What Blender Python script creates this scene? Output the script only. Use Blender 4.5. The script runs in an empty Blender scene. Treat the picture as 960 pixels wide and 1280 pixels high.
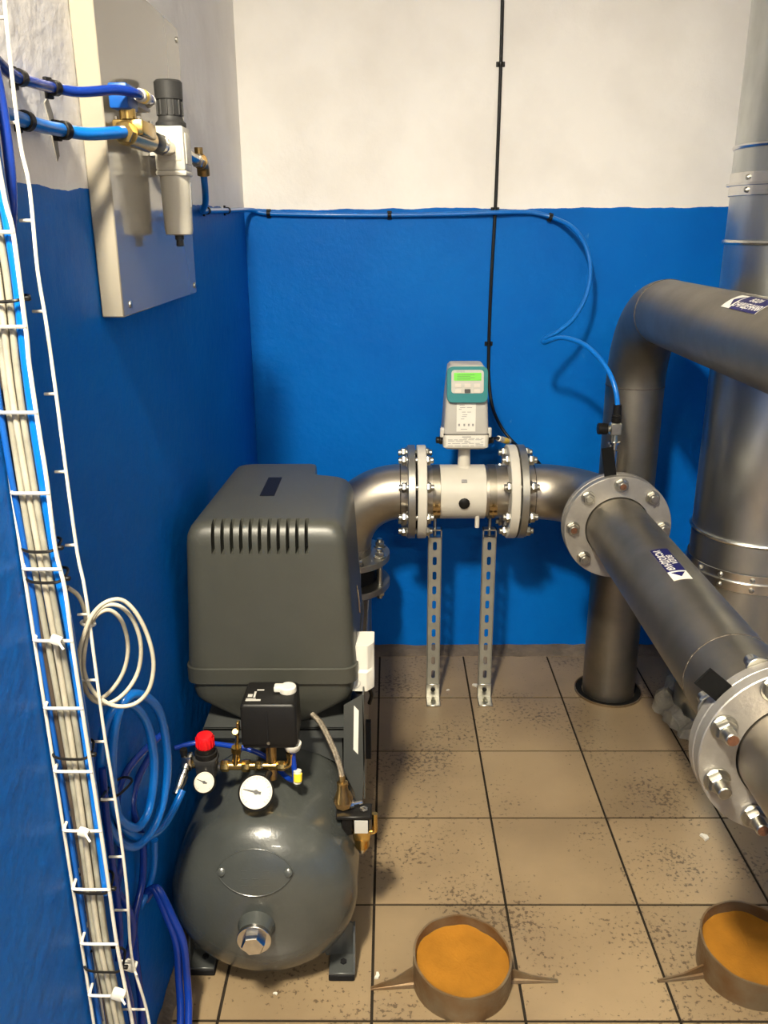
import bpy, bmesh, math, random
from mathutils import Vector as V, Matrix
random.seed(7)
S = bpy.context.scene
COL = S.collection
PI = math.pi

# ------------------------------------------------------------------ camera
FPX, CAMZ = 1062.37, 1.4644
p_, y_, r_ = 0.32282, -0.007986, -0.0055177
cF = V((math.sin(y_)*math.cos(p_), math.cos(y_)*math.cos(p_), -math.sin(p_)))
cR0 = V((math.cos(y_), -math.sin(y_), 0)); cU0 = cR0.cross(cF)
cR = cR0*math.cos(r_) + cU0*math.sin(r_); cU = -cR0*math.sin(r_) + cU0*math.cos(r_)
cam = bpy.data.cameras.new('camera'); camo = bpy.data.objects.new('camera', cam); COL.objects.link(camo)
cam.sensor_fit = 'VERTICAL'; cam.sensor_height = 36; cam.sensor_width = 27; cam.lens = FPX/1280*36
cam.clip_start = 0.02
camo.matrix_world = Matrix(((cR.x, cU.x, -cF.x, 0), (cR.y, cU.y, -cF.y, 0), (cR.z, cU.z, -cF.z, CAMZ), (0, 0, 0, 1)))
S.camera = camo

# ------------------------------------------------------------------ world, lamps, exposure
W = bpy.data.worlds.new('world'); S.world = W; W.use_nodes = True
W.node_tree.nodes['Background'].inputs[0].default_value = (.9, .85, .8, 1)
W.node_tree.nodes['Background'].inputs[1].default_value = .05
S.view_settings.view_transform = 'Standard'; S.view_settings.look = 'None'
S.view_settings.gamma = 1; S.view_settings.exposure = 0.50
try: S.view_settings.use_curve_mapping = False
except Exception: pass
LAMPS = [((-.345, .05, 2.68), (.15, .34), 138, (1, .90, .71)), ((.45, -2.0, 2.68), (.62, .14), 55, (1, .90, .71))]  # second lamp is weak unseen fill, its place and power set for tone
for loc, sz, pw, c in LAMPS:
    l = bpy.data.lights.new('ceiling_tube_light', 'AREA'); l.shape = 'RECTANGLE'; l.size, l.size_y = sz
    l.energy = pw; l.color = c
    o = bpy.data.objects.new('ceiling_tube_light', l); COL.objects.link(o); o.location = (loc[0], loc[1], loc[2]-.055)

# ------------------------------------------------------------------ helpers
def lin(c): return tuple((x/12.92 if x <= .04045 else ((x+.055)/1.055)**2.4) for x in c)
def rgb(r, g, b): return lin((r/255, g/255, b/255))
MATS = {}
def mat(name, col, rough=.5, metal=0., var=0., vscale=8., col2=None, bump=0., bscale=60., coat=0., emit=None, estr=0., rvar=0., stretch=None, detail=4., spec=None):
    m = bpy.data.materials.new(name); m.use_nodes = True; nt = m.node_tree; N = nt.nodes; L = nt.links
    b = N['Principled BSDF']; b.inputs['Base Color'].default_value = (*col, 1)
    b.inputs['Roughness'].default_value = rough; b.inputs['Metallic'].default_value = metal
    if spec is not None: b.inputs['Specular IOR Level'].default_value = spec
    if coat: b.inputs['Coat Weight'].default_value = coat; b.inputs['Coat Roughness'].default_value = .06
    if emit: b.inputs['Emission Color'].default_value = (*emit, 1); b.inputs['Emission Strength'].default_value = estr
    if var or bump or rvar:
        g = N.new('ShaderNodeNewGeometry'); mp = N.new('ShaderNodeMapping'); L.new(g.outputs['Position'], mp.inputs['Vector'])
        if stretch: mp.inputs['Scale'].default_value = stretch
    if var or rvar:
        n = N.new('ShaderNodeTexNoise'); n.inputs['Scale'].default_value = vscale; n.inputs['Detail'].default_value = detail
        L.new(mp.outputs[0], n.inputs['Vector'])
        rp = N.new('ShaderNodeValToRGB'); rp.color_ramp.elements[0].position = .35; rp.color_ramp.elements[1].position = .7
        L.new(n.outputs['Fac'], rp.inputs[0])
        c2 = col2 or tuple(x*(1-var) for x in col)
        rp.color_ramp.elements[0].color = (*col, 1); rp.color_ramp.elements[1].color = (*c2, 1)
        if var: L.new(rp.outputs[0], b.inputs['Base Color'])
        if rvar:
            mr = N.new('ShaderNodeMapRange'); mr.inputs[3].default_value = rough-rvar; mr.inputs[4].default_value = rough+rvar
            L.new(n.outputs['Fac'], mr.inputs[0]); L.new(mr.outputs[0], b.inputs['Roughness'])
    if bump:
        n2 = N.new('ShaderNodeTexNoise'); n2.inputs['Scale'].default_value = bscale; n2.inputs['Detail'].default_value = 3
        L.new(mp.outputs[0], n2.inputs['Vector'])
        bp = N.new('ShaderNodeBump'); bp.inputs['Strength'].default_value = bump; bp.inputs['Distance'].default_value = .01
        L.new(n2.outputs['Fac'], bp.inputs['Height']); L.new(bp.outputs[0], b.inputs['Normal'])
    MATS[name] = m; return m

def painted_wall(name, axis, bump=.22, spec=.10):
    """two-tone oil paint: blue dado below, off-white above, hand-cut wavy edge at 1.53 m"""
    m = bpy.data.materials.new(name); m.use_nodes = True; nt = m.node_tree; N = nt.nodes; L = nt.links
    b = N['Principled BSDF']
    g = N.new('ShaderNodeNewGeometry'); sp = N.new('ShaderNodeSeparateXYZ'); L.new(g.outputs['Position'], sp.inputs[0])
    nz = N.new('ShaderNodeTexNoise'); nz.inputs['Scale'].default_value = 9; nz.inputs['Detail'].default_value = 6; L.new(g.outputs['Position'], nz.inputs['Vector'])
    ma = N.new('ShaderNodeMath'); ma.operation = 'MULTIPLY_ADD'; ma.inputs[1].default_value = .022; L.new(nz.outputs['Fac'], ma.inputs[0]); L.new(sp.outputs['Z'], ma.inputs[2])
    gt = N.new('ShaderNodeMath'); gt.operation = 'GREATER_THAN'; gt.inputs[1].default_value = 1.530; L.new(ma.outputs[0], gt.inputs[0])
    # blue with patchy brush coats
    n1 = N.new('ShaderNodeTexNoise'); n1.inputs['Scale'].default_value = 3.2; n1.inputs['Detail'].default_value = 5; L.new(g.outputs['Position'], n1.inputs['Vector'])
    rb = N.new('ShaderNodeValToRGB'); e = rb.color_ramp.elements
    e[0].position = .3; e[0].color = (.0, .10, .42, 1); e[1].position = .75; e[1].color = (.0, .125, .48, 1); L.new(n1.outputs['Fac'], rb.inputs[0])
    # small pale chips and scuffs in the blue paint
    n3 = N.new('ShaderNodeTexNoise'); n3.inputs['Scale'].default_value = 26; n3.inputs['Detail'].default_value = 6; n3.inputs['Roughness'].default_value = .65
    mp = N.new('ShaderNodeMapping'); mp.inputs['Scale'].default_value = (1, 1, .55); L.new(g.outputs['Position'], mp.inputs['Vector']); L.new(mp.outputs[0], n3.inputs['Vector'])
    r3 = N.new('ShaderNodeValToRGB'); r3.color_ramp.elements[0].position = .70; r3.color_ramp.elements[1].position = .78; r3.color_ramp.elements[1].color = (.5, .5, .5, 1); L.new(n3.outputs['Fac'], r3.inputs[0])
    mx1 = N.new('ShaderNodeMixRGB'); L.new(r3.outputs[0], mx1.inputs[0]); L.new(rb.outputs[0], mx1.inputs[1]); mx1.inputs[2].default_value = (.12, .30, .5, 1)
    # white with faint grey smudges
    n2 = N.new('ShaderNodeTexNoise'); n2.inputs['Scale'].default_value = 4.5; n2.inputs['Detail'].default_value = 7; L.new(g.outputs['Position'], n2.inputs['Vector'])
    rw = N.new('ShaderNodeValToRGB'); e = rw.color_ramp.elements
    e[0].position = .3; e[0].color = (.78, .755, .72, 1); e[1].position = .6; e[1].color = (.86, .84, .81, 1); L.new(n2.outputs['Fac'], rw.inputs[0])
    r4 = N.new('ShaderNodeValToRGB'); r4.color_ramp.elements[0].position = .735; r4.color_ramp.elements[1].position = .77; r4.color_ramp.elements[1].color = (.8, .8, .8, 1); L.new(n3.outputs['Fac'], r4.inputs[0])
    mx2 = N.new('ShaderNodeMixRGB'); L.new(r4.outputs[0], mx2.inputs[0]); L.new(rw.outputs[0], mx2.inputs[1]); mx2.inputs[2].default_value = (.42, .38, .33, 1)
    mx = N.new('ShaderNodeMixRGB'); L.new(gt.outputs[0], mx.inputs[0]); L.new(mx1.outputs[0], mx.inputs[1]); L.new(mx2.outputs[0], mx.inputs[2]); L.new(mx.outputs[0], b.inputs['Base Color'])
    mr = N.new('ShaderNodeMapRange'); mr.inputs[3].default_value = .48; mr.inputs[4].default_value = .8; b.inputs['Specular IOR Level'].default_value = spec; L.new(gt.outputs[0], mr.inputs[0]); L.new(mr.outputs[0], b.inputs['Roughness'])
    nb = N.new('ShaderNodeTexNoise'); nb.inputs['Scale'].default_value = 22; nb.inputs['Detail'].default_value = 8; nb.inputs['Roughness'].default_value = .6; L.new(g.outputs['Position'], nb.inputs['Vector'])
    bp = N.new('ShaderNodeBump'); bp.inputs['Strength'].default_value = bump; bp.inputs['Distance'].default_value = .012
    L.new(nb.outputs['Fac'], bp.inputs['Height']); L.new(bp.outputs[0], b.inputs['Normal'])
    return m

def tile_material():
    m = bpy.data.materials.new('glazed_beige_tile'); m.use_nodes = True; nt = m.node_tree; N = nt.nodes; L = nt.links
    b = N['Principled BSDF']
    g = N.new('ShaderNodeNewGeometry'); oi = N.new('ShaderNodeObjectInfo')
    n1 = N.new('ShaderNodeTexNoise'); n1.inputs['Scale'].default_value = 2.6; n1.inputs['Detail'].default_value = 7; L.new(g.outputs['Position'], n1.inputs['Vector'])
    r1 = N.new('ShaderNodeValToRGB'); e = r1.color_ramp.elements
    e[0].position = .32; e[0].color = (.17, .122, .070, 1); e[1].position = .62; e[1].color = (.245, .179, .102, 1); L.new(n1.outputs['Fac'], r1.inputs[0])
    hv = N.new('ShaderNodeHueSaturation'); L.new(r1.outputs[0], hv.inputs['Color'])
    mr = N.new('ShaderNodeMapRange'); mr.inputs[3].default_value = .9; mr.inputs[4].default_value = 1.08; L.new(oi.outputs['Random'], mr.inputs[0]); L.new(mr.outputs[0], hv.inputs['Value'])
    # dirt specks and scuffs
    n2 = N.new('ShaderNodeTexNoise'); n2.inputs['Scale'].default_value = 95; n2.inputs['Detail'].default_value = 4; n2.inputs['Roughness'].default_value = .6; L.new(g.outputs['Position'], n2.inputs['Vector'])
    n4 = N.new('ShaderNodeTexNoise'); n4.inputs['Scale'].default_value = 3.7; n4.inputs['Detail'].default_value = 3; L.new(g.outputs['Position'], n4.inputs['Vector'])
    ad = N.new('ShaderNodeMath'); ad.operation = 'MULTIPLY_ADD'; ad.inputs[1].default_value = .62; L.new(n4.outputs['Fac'], ad.inputs[0]); L.new(n2.outputs['Fac'], ad.inputs[2])
    r2 = N.new('ShaderNodeValToRGB'); r2.color_ramp.elements[0].position = .90; r2.color_ramp.elements[1].position = .98; r2.color_ramp.elements[1].color = (.75, .75, .75, 1); L.new(ad.outputs[0], r2.inputs[0])
    mx = N.new('ShaderNodeMixRGB'); L.new(r2.outputs[0], mx.inputs[0]); L.new(hv.outputs[0], mx.inputs[1]); mx.inputs[2].default_value = (.035, .022, .012, 1)
    L.new(mx.outputs[0], b.inputs['Base Color']); b.inputs['Specular IOR Level'].default_value = .35
    rr = N.new('ShaderNodeMapRange'); rr.inputs[3].default_value = .22; rr.inputs[4].default_value = .5; L.new(n1.outputs['Fac'], rr.inputs[0]); L.new(rr.outputs[0], b.inputs['Roughness'])
    bp = N.new('ShaderNodeBump'); bp.inputs['Strength'].default_value = .08; bp.inputs['Distance'].default_value = .01; L.new(n1.outputs['Fac'], bp.inputs['Height']); L.new(bp.outputs[0], b.inputs['Normal'])
    return m

M_tile = tile_material(); M_wall = painted_wall('two_tone_wall_paint', 0); M_wall2 = painted_wall('two_tone_rough_paint', 0, .28, .14)
mat('grout', (.022, .017, .012), .9, var=.4, vscale=40, spec=.1)
mat('cement', (.13, .10, .075), .9, var=.5, vscale=14, bump=.6, bscale=50)
mat('ceiling_white', (.8, .78, .74), .8, var=.06, vscale=4)
mat('steel', (.44, .40, .34), .40, 1., var=.30, vscale=7, rvar=.10, bump=.04, bscale=25)
mat('steel_dull', (.27, .245, .20), .46, 1., var=.35, vscale=9, col2=(.20, .185, .155), rvar=.08, bump=.05, bscale=30)
mat('weld', (.13, .11, .09), .55, .8, var=.4, vscale=60, bump=.5, bscale=150)
mat('flange_alu', (.37, .35, .32), .48, .75, var=.15, vscale=25, bump=.08, bscale=120)
mat('flange_steel', (.34, .33, .30), .42, .9, var=.2, vscale=25)
mat('zinc', (.47, .46, .415), .33, 1., var=.2, vscale=60)
mat('zinc_yellow', (.62, .60, .48), .3, 1., var=.2, vscale=50)
mat('rusty_end', (.12, .045, .018), .7, .2, var=.6, vscale=200)
mat('galvanised', (.56, .58, .57), .34, 1., var=.22, vscale=14, col2=(.44, .46, .45), rvar=.12, stretch=(1, 1, .45))
mat('galv_bright', (.74, .73, .70), .25, 1., var=.1, vscale=30)
mat('strut_zinc', (.40, .395, .34), .42, .75, var=.15, vscale=20)
mat('grey_enamel', (.046, .050, .046), .27, 0., var=.12, vscale=10, bump=.05, bscale=180, coat=.25)
mat('grey_plastic', (.040, .041, .034), .42, 0., var=.08, vscale=20, bump=.03, bscale=300)
mat('grey_sheet', (.06, .064, .062), .35, .2, var=.1, vscale=20)
mat('slot_shade', (.01, .01, .01), .8)  # near-black colour painted for the shade inside the hood slots
mat('black_plastic', (.0065, .006, .0055), .42, 0., bump=.02, bscale=300, var=.05, spec=.22)
mat('black_rubber', (.007, .007, .008), .65, var=.1, vscale=30, spec=.2)
mat('black_matte', (.005, .005, .005), .8, var=.1, vscale=30, spec=.08)
mat('white_plastic', (.56, .54, .48), .42, var=.06, vscale=20, spec=.35)
mat('ivory_paint', (.55, .52, .455), .42, var=.08, vscale=15, spec=.35)
mat('light_grey_plastic', (.42, .405, .37), .48, var=.05, vscale=15, spec=.35)
mat('panel_paint', (.29, .262, .205), .13, 0., var=.06, vscale=3, coat=.6)
mat('brass', (.62, .42, .14), .26, 1., var=.2, vscale=50)
mat('brass_dark', (.40, .27, .11), .35, 1., var=.3, vscale=50)
mat('nickel', (.60, .57, .52), .22, 1., var=.15, vscale=60)
mat('braid', (.40, .34, .26), .38, .9, var=.5, vscale=240, bump=.5, bscale=600)
mat('hose_blue', (.002, .13, .50), .28, var=.12, vscale=10, coat=.2, spec=.35)
mat('hose_deep', (.004, .030, .25), .26, var=.15, vscale=10, coat=.2, spec=.35)
mat('cable_beige', (.40, .365, .285), .5, var=.25, vscale=30, spec=.3)
mat('cable_grey', (.30, .285, .225), .55, var=.35, vscale=38, spec=.3)
mat('cable_brown', (.06, .045, .034), .5, var=.3, vscale=30, spec=.3)
mat('cable_black', (.007, .007, .008), .45, var=.1, vscale=30, spec=.25)
mat('tray_white', (.60, .575, .51), .38, var=.22, vscale=22)
mat('red_plastic', (.50, .006, .009), .38, var=.05, vscale=20, spec=.35)
mat('dial_white', (.50, .465, .385), .45, var=.03, vscale=30, spec=.2)
mat('glass_cover', (.9, .9, .9), .05)
mat('ink', (.03, .03, .03), .6)
mat('ink_grey', (.22, .22, .22), .6)
mat('navy_vinyl', (.010, .010, .075), .5, var=.05, vscale=40, spec=.15)
mat('white_vinyl', (.66, .64, .58), .45, var=.03, vscale=40, spec=.25)
mat('navy_plate', (.003, .004, .010), .55, spec=.12)
mat('teal', (.004, .155, .165), .45, var=.04, vscale=30, spec=.3)
mat('lcd', (.06, .32, .008), .35, emit=(.12, .62, .01), estr=.35)
mat('button_tan', (.50, .46, .40), .5)
mat('yellow_tag', (.85, .58, .03), .45)
mat('blue_coil', (.006, .075, .32), .4, var=.08, vscale=20, spec=.3)
mat('bowl_plastic', (.52, .50, .43), .32, var=.05, vscale=20, spec=.4)
mat('knob_grey', (.028, .028, .028), .5, var=.1, vscale=30, spec=.3)
mat('foam', (.42, .385, .30), .9, var=.3, vscale=20, bump=.8, bscale=45)
mat('rust_fill', (.27, .115, .012), .9, var=.3, vscale=9, bump=.15, bscale=220, spec=.1)
mat('rusty_steel', (.19, .145, .09), .45, .6, var=.7, vscale=16, col2=(.15, .08, .03), rvar=.15, bump=.2, bscale=60)
mat('lamp_diffuser', (.9, .88, .8), .4, emit=(1, .9, .72), estr=3.0)
mat('lamp_body', (.75, .75, .74), .4)
mat('plaster_patch', (.28, .26, .22), .9, var=.3, vscale=60)

WORLDLOC = {}
def wl(o): return WORLDLOC.get(o.name, V((0, 0, 0))) if o else V((0, 0, 0))
def tag(o, label=None, cat=None, group=None, kind=None):
    if label: o['label'] = label
    if cat: o['category'] = cat
    if group: o['group'] = group
    if kind: o['kind'] = kind
    return o
def thing(name, label, cat, loc, group=None):
    o = bpy.data.objects.new(name, None); COL.objects.link(o); o.location = loc; o.empty_display_size = .05
    WORLDLOC[o.name] = V(loc); return tag(o, label, cat, group)
def inst(name, mesh, loc, rot, parent):
    """another object sharing mesh data; loc in world, rot a 3x3 or quaternion"""
    o = bpy.data.objects.new(name, mesh); COL.objects.link(o)
    o.parent = parent; w = V(loc); o.location = w - wl(parent); WORLDLOC[o.name] = w
    if rot is not None: o.rotation_mode = 'QUATERNION'; o.rotation_quaternion = rot
    return o
def axq(a): return V((0, 0, 1)).rotation_difference(V(a).normalized())

def frame(a):
    a = V(a).normalized(); t = V((0, 0, 1)) if abs(a.z) < .9 else V((1, 0, 0))
    u = t.cross(a).normalized(); return a, u, a.cross(u)

class MB:
    def __init__(s): s.v = []; s.f = []; s.mi = []; s.cur = 0
    def add(s, vs, fs):
        b = len(s.v); s.v += [V(x) for x in vs]; s.f += [[b+i for i in f] for f in fs]; s.mi += [s.cur]*len(fs); return s
    def box(s, c, d, rot=None, bev=0., seg=2):
        if bev <= 0:
            vs = [V((x*d[0]/2, y*d[1]/2, z*d[2]/2)) for x in (-1, 1) for y in (-1, 1) for z in (-1, 1)]
            fs = [(0, 1, 3, 2), (4, 6, 7, 5), (0, 4, 5, 1), (2, 3, 7, 6), (0, 2, 6, 4), (1, 5, 7, 3)]
        else:
            bm = bmesh.new(); bmesh.ops.create_cube(bm, size=1.); bmesh.ops.scale(bm, vec=d, verts=bm.verts)
            bmesh.ops.bevel(bm, geom=bm.edges[:], offset=bev, segments=seg, affect='EDGES', profile=.5)
            bm.verts.index_update(); vs = [v.co.copy() for v in bm.verts]; fs = [[v.index for v in f.verts] for f in bm.faces]; bm.free()
        if rot is not None: vs = [rot @ v for v in vs]
        return s.add([v+V(c) for v in vs], fs)
    def b2(s, lo, hi, bev=0., seg=2):
        lo, hi = V(lo), V(hi); return s.box((lo+hi)/2, hi-lo, None, bev, seg)
    def lathe(s, o, a, prof, n=32, closed=False, caps=True, ph=0.):
        a, u, w = frame(a); o = V(o); b = []; fs = []
        m = len(prof)
        for r, h in prof:
            for k in range(n):
                t = 2*PI*k/n+ph; b.append(o+a*h+(u*math.cos(t)+w*math.sin(t))*max(r, 1e-5))
        for i in range(m if closed else m-1):
            j = (i+1) % m
            for k in range(n):
                k2 = (k+1) % n; fs.append((i*n+k, i*n+k2, j*n+k2, j*n+k))
        if caps and not closed:
            fs.append(tuple(range(n-1, -1, -1))); fs.append(tuple((m-1)*n+k for k in range(n)))
        return s.add(b, fs)
    def cyl(s, p0, p1, r, r1=None, n=24, ch=0., ph=0.):
        p0, p1 = V(p0), V(p1); L = (p1-p0).length; r1 = r if r1 is None else r1
        prof = [(r, 0), (r1, L)] if ch <= 0 else [(r-ch, 0), (r, ch), (r1, L-ch), (r1-ch, L)]
        return s.lathe(p0, p1-p0, prof, n, ph=ph)
    def ring(s, o, a, ri, ro, t, n=48, ch=.0015):
        return s.lathe(o, a, [(ri, 0), (ro-ch, 0), (ro, ch), (ro, t-ch), (ro-ch, t), (ri, t)], n, closed=True)
    def tube(s, pts, r, n=12, closed=False, caps=True):
        pts = [V(p) for p in pts]; m = len(pts); rr = r if isinstance(r, (list, tuple)) else [r]*m
        T = []
        for i in range(m):
            a = pts[(i-1) % m] if (closed or i > 0) else pts[i]; b = pts[(i+1) % m] if (closed or i < m-1) else pts[i]
            T.append((b-a).normalized())
        _, u, _ = frame(T[0]); vs = []; fs = []
        for i in range(m):
            if i > 0:
                q = T[i-1].rotation_difference(T[i]); u = q @ u
            u = (u - T[i]*u.dot(T[i])).normalized(); w = T[i].cross(u)
            for k in range(n):
                t = 2*PI*k/n; vs.append(pts[i]+(u*math.cos(t)+w*math.sin(t))*rr[i])
        for i in range(m if closed else m-1):
            j = (i+1) % m
            for k in range(n):
                k2 = (k+1) % n; fs.append((i*n+k, i*n+k2, j*n+k2, j*n+k))
        if caps and not closed: fs.append(tuple(range(n-1, -1, -1))); fs.append(tuple((m-1)*n+k for k in range(n)))
        return s.add(vs, fs)
    def torus(s, o, a, R, r, n=48, k=8, wob=0.):
        a, u, w = frame(a); o = V(o)
        pts = [o+(u*math.cos(t)+w*math.sin(t))*R*(1+random.uniform(-wob, wob)) for t in (2*PI*i/n for i in range(n))]
        return s.tube(pts, r, k, closed=True)
    def prism(s, poly, fn, d0, d1):
        """poly: 2-D outline; fn(a,b,d) -> point"""
        n = len(poly); vs = [fn(a, b, d0) for a, b in poly]+[fn(a, b, d1) for a, b in poly]
        fs = [tuple(range(n-1, -1, -1)), tuple(range(n, 2*n))]+[(i, (i+1) % n, n+(i+1) % n, n+i) for i in range(n)]
        return s.add(vs, fs)
    def loft(s, secs):
        n = len(secs[0]); vs = [p for sec in secs for p in sec]; fs = []
        for i in range(len(secs)-1):
            for k in range(n): fs.append((i*n+k, i*n+(k+1) % n, (i+1)*n+(k+1) % n, (i+1)*n+k))
        fs.append(tuple(range(n-1, -1, -1))); fs.append(tuple((len(secs)-1)*n+k for k in range(n)))
        return s.add(vs, fs)
    def mesh(s, name, mats, off=V((0, 0, 0)), sharp=38):
        me = bpy.data.meshes.new(name); me.from_pydata([tuple(v-off) for v in s.v], [], s.f); me.validate(); 
        bm = bmesh.new(); bm.from_mesh(me); bmesh.ops.recalc_face_normals(bm, faces=bm.faces[:]); bm.to_mesh(me); bm.free()
        if not isinstance(mats, (list, tuple)): mats = [mats]
        for x in mats: me.materials.append(MATS[x] if isinstance(x, str) else x)
        if len(mats) > 1 and len(me.polygons) == len(s.mi): me.polygons.foreach_set('material_index', s.mi)
        me.polygons.foreach_set('use_smooth', [True]*len(me.polygons)); me.set_sharp_from_angle(angle=math.radians(sharp)); me.update()
        return me
    def build(s, name, mats, parent=None, sharp=38, label=None, bottom=True):
        lo = V([min(v[i] for v in s.v) for i in range(3)]); hi = V([max(v[i] for v in s.v) for i in range(3)])
        c = (lo+hi)/2
        if parent is None and bottom: c.z = lo.z
        o = bpy.data.objects.new(name, s.mesh(name, mats, c, sharp)); COL.objects.link(o)
        o.parent = parent; o.location = c - wl(parent); WORLDLOC[o.name] = c
        if label: o['label'] = label
        return o

def arc(c, u, v, R, a0, a1, n=16):
    c, u, v = V(c), V(u), V(v)
    return [c+(u*math.cos(t)+v*math.sin(t))*R for t in (a0+(a1-a0)*i/n for i in range(n+1))]
def spl(pts, k=8, closed=False):
    pts = [V(p) for p in pts]; m = len(pts); out = []
    for i in range(m if closed else m-1):
        if closed: a, b, c, d = pts[(i-1) % m], pts[i], pts[(i+1) % m], pts[(i+2) % m]
        else: a, b, c, d = pts[max(i-1, 0)], pts[i], pts[i+1], pts[min(i+2, m-1)]
        for j in range(k):
            t = j/k; out.append(.5*((2*b)+(c-a)*t+(2*a-5*b+4*c-d)*t*t+(-a+3*b-3*c+d)*t**3))
    if not closed: out.append(pts[-1])
    return out
def at(px, py, Y):
    """surveyed point: a sight line of the photo taken to its true distance Y from the lens"""
    d = cF+cR*((px-480)/FPX)-cU*((py-640)/FPX); return V((0, 0, CAMZ))+d*(Y/d.y)
def atx(px, py, X):
    d = cF+cR*((px-480)/FPX)-cU*((py-640)/FPX); return V((0, 0, CAMZ))+d*(X/d.x)
def rpoly(poly, r, seg=4):
    """round the corners of a 2-D polygon; r number or per-corner list"""
    n = len(poly); out = []
    for i in range(n):
        a, b, c = V(poly[i-1]).to_2d(), V(poly[i]).to_2d(), V(poly[(i+1) % n]).to_2d()
        ri = r[i] if isinstance(r, (list, tuple)) else r
        d0 = (a-b).normalized(); d1 = (c-b).normalized()
        p0 = b+d0*ri; p1 = b+d1*ri
        for j in range(seg+1):
            t = j/seg; out.append(tuple(p0*(1-t)**2+b*2*t*(1-t)+p1*t*t))
    return out
def text2d(s, size, mat_bold=False):
    cu = bpy.data.curves.new('lettering', 'FONT'); cu.body = s; cu.size = size; cu.align_x = 'CENTER'; cu.align_y = 'CENTER'; cu.resolution_u = 3
    if mat_bold: cu.offset = size*.022
    o = bpy.data.objects.new('lettering', cu); COL.objects.link(o)
    dg = bpy.context.evaluated_depsgraph_get(); me = o.evaluated_get(dg).to_mesh()
    vs = [(v.co.x, v.co.y) for v in me.vertices]; fs = [tuple(p.vertices) for p in me.polygons]
    o.evaluated_get(dg).to_mesh_clear(); bpy.data.objects.remove(o); bpy.data.curves.remove(cu)
    return vs, fs

# ------------------------------------------------------------------ room
XL, YB, ZC = -.452, 2.80, 2.78
XR, YF = 2.6, -3.2
def struct(name, lo, hi, m):
    o = MB().b2(lo, hi).build(name, m, bottom=False); o['kind'] = 'structure'; return o
struct('wall_back', (XL-.12, YB, -.1), (XR+.12, YB+.12, ZC), M_wall)
struct('wall_left', (XL-.12, YF-.12, -.1), (XL, YB, ZC), M_wall2)
struct('wall_right', (XR, YF-.12, -.1), (XR+.12, YB, ZC), M_wall)
struct('wall_front', (XL, YF-.12, -.1), (XR, YF, ZC), M_wall)
struct('ceiling', (XL-.12, YF-.12, ZC), (XR+.12, YB+.12, ZC+.1), 'ceiling_white')
floor = struct('floor', (XL, YF, -.1), (XR, YB, -.0022), 'grout')
TX0, TY0, TS = -.0397, 2.4547, .3
def tile_mesh(sx, sy):
    mb = MB(); mb.box((0, 0, -.004), (sx, sy, .008)); return mb.mesh('tile', M_tile)
J = .0062
tm = tile_mesh(TS-J, TS-J); special = {}
for i in range(-2, 10):
    for j in range(-1, 20):
        x0, x1 = TX0+TS*i, TX0+TS*(i+1); y1 = TY0+TS-TS*j; y0 = y1-TS
        x0c, x1c = max(x0, XL+.002), min(x1, XR-.002); y0c, y1c = max(y0, YF), min(y1, YB-.05)
        if x1c-x0c < .03 or y1c-y0c < .03: continue
        if x1c-x0c > .299 and y1c-y0c > .299: me = tm
        else:
            k = (round(x1c-x0c, 3), round(y1c-y0c, 3))
            if k not in special: special[k] = tile_mesh(k[0]-J, k[1]-J)
            me = special[k]
        inst('tile', me, ((x0c+x1c)/2, (y0c+y1c)/2, random.uniform(-.0003, .0003)), None, floor)
# rough cement fillet where the tiles stop short of the back wall
mb = MB(); n = 90; secs = []
for i in range(n+1):
    x = XL+(XR-XL)*i/n; yy = YB-.058-random.uniform(-.006, .008); zz = .011+random.uniform(-.002, .004)
    secs.append([V((x, YB-.001, -.004)), V((x, yy-.006, -.003)), V((x, yy, .004)), V((x, YB-.02, zz)), V((x, YB-.001, zz+.003))])
mb.loft(secs); o = mb.build('trim_1', 'cement', bottom=False, sharp=60); o['kind'] = 'structure'
mb = MB(); secs = []
for i in range(n+1):
    y = .3+(YB-.06-.3)*i/n; xx = XL+.022+random.uniform(-.006, .010)
    secs.append([V((XL+.001, y, -.004)), V((XL+.001, y, .02+random.uniform(-.004, .004))), V((xx-.01, y, .008)), V((xx, y, -.003))])
mb.loft(secs); o = mb.build('trim_2', 'cement', bottom=False, sharp=60); o['kind'] = 'structure'

# ceiling lamps (behind and above the photographer)
for k, (loc, sz, pw, c) in enumerate(LAMPS):
    t = thing('ceiling_lamp', ('ceiling tube lamp above the compressor side of the room', 'unseen weak fill lamp on the ceiling behind the camera')[k], 'lamp', (loc[0], loc[1], ZC))
    MB().b2((loc[0]-sz[0]/2-.03, loc[1]-sz[1]/2-.03, loc[2]), (loc[0]+sz[0]/2+.03, loc[1]+sz[1]/2+.03, ZC-.001), .01).build('lamp_housing', 'lamp_body', t)
    MB().b2((loc[0]-sz[0]/2, loc[1]-sz[1]/2, loc[2]-.045), (loc[0]+sz[0]/2, loc[1]+sz[1]/2, loc[2]-.001), .02).build('diffuser', 'lamp_diffuser', t)

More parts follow.
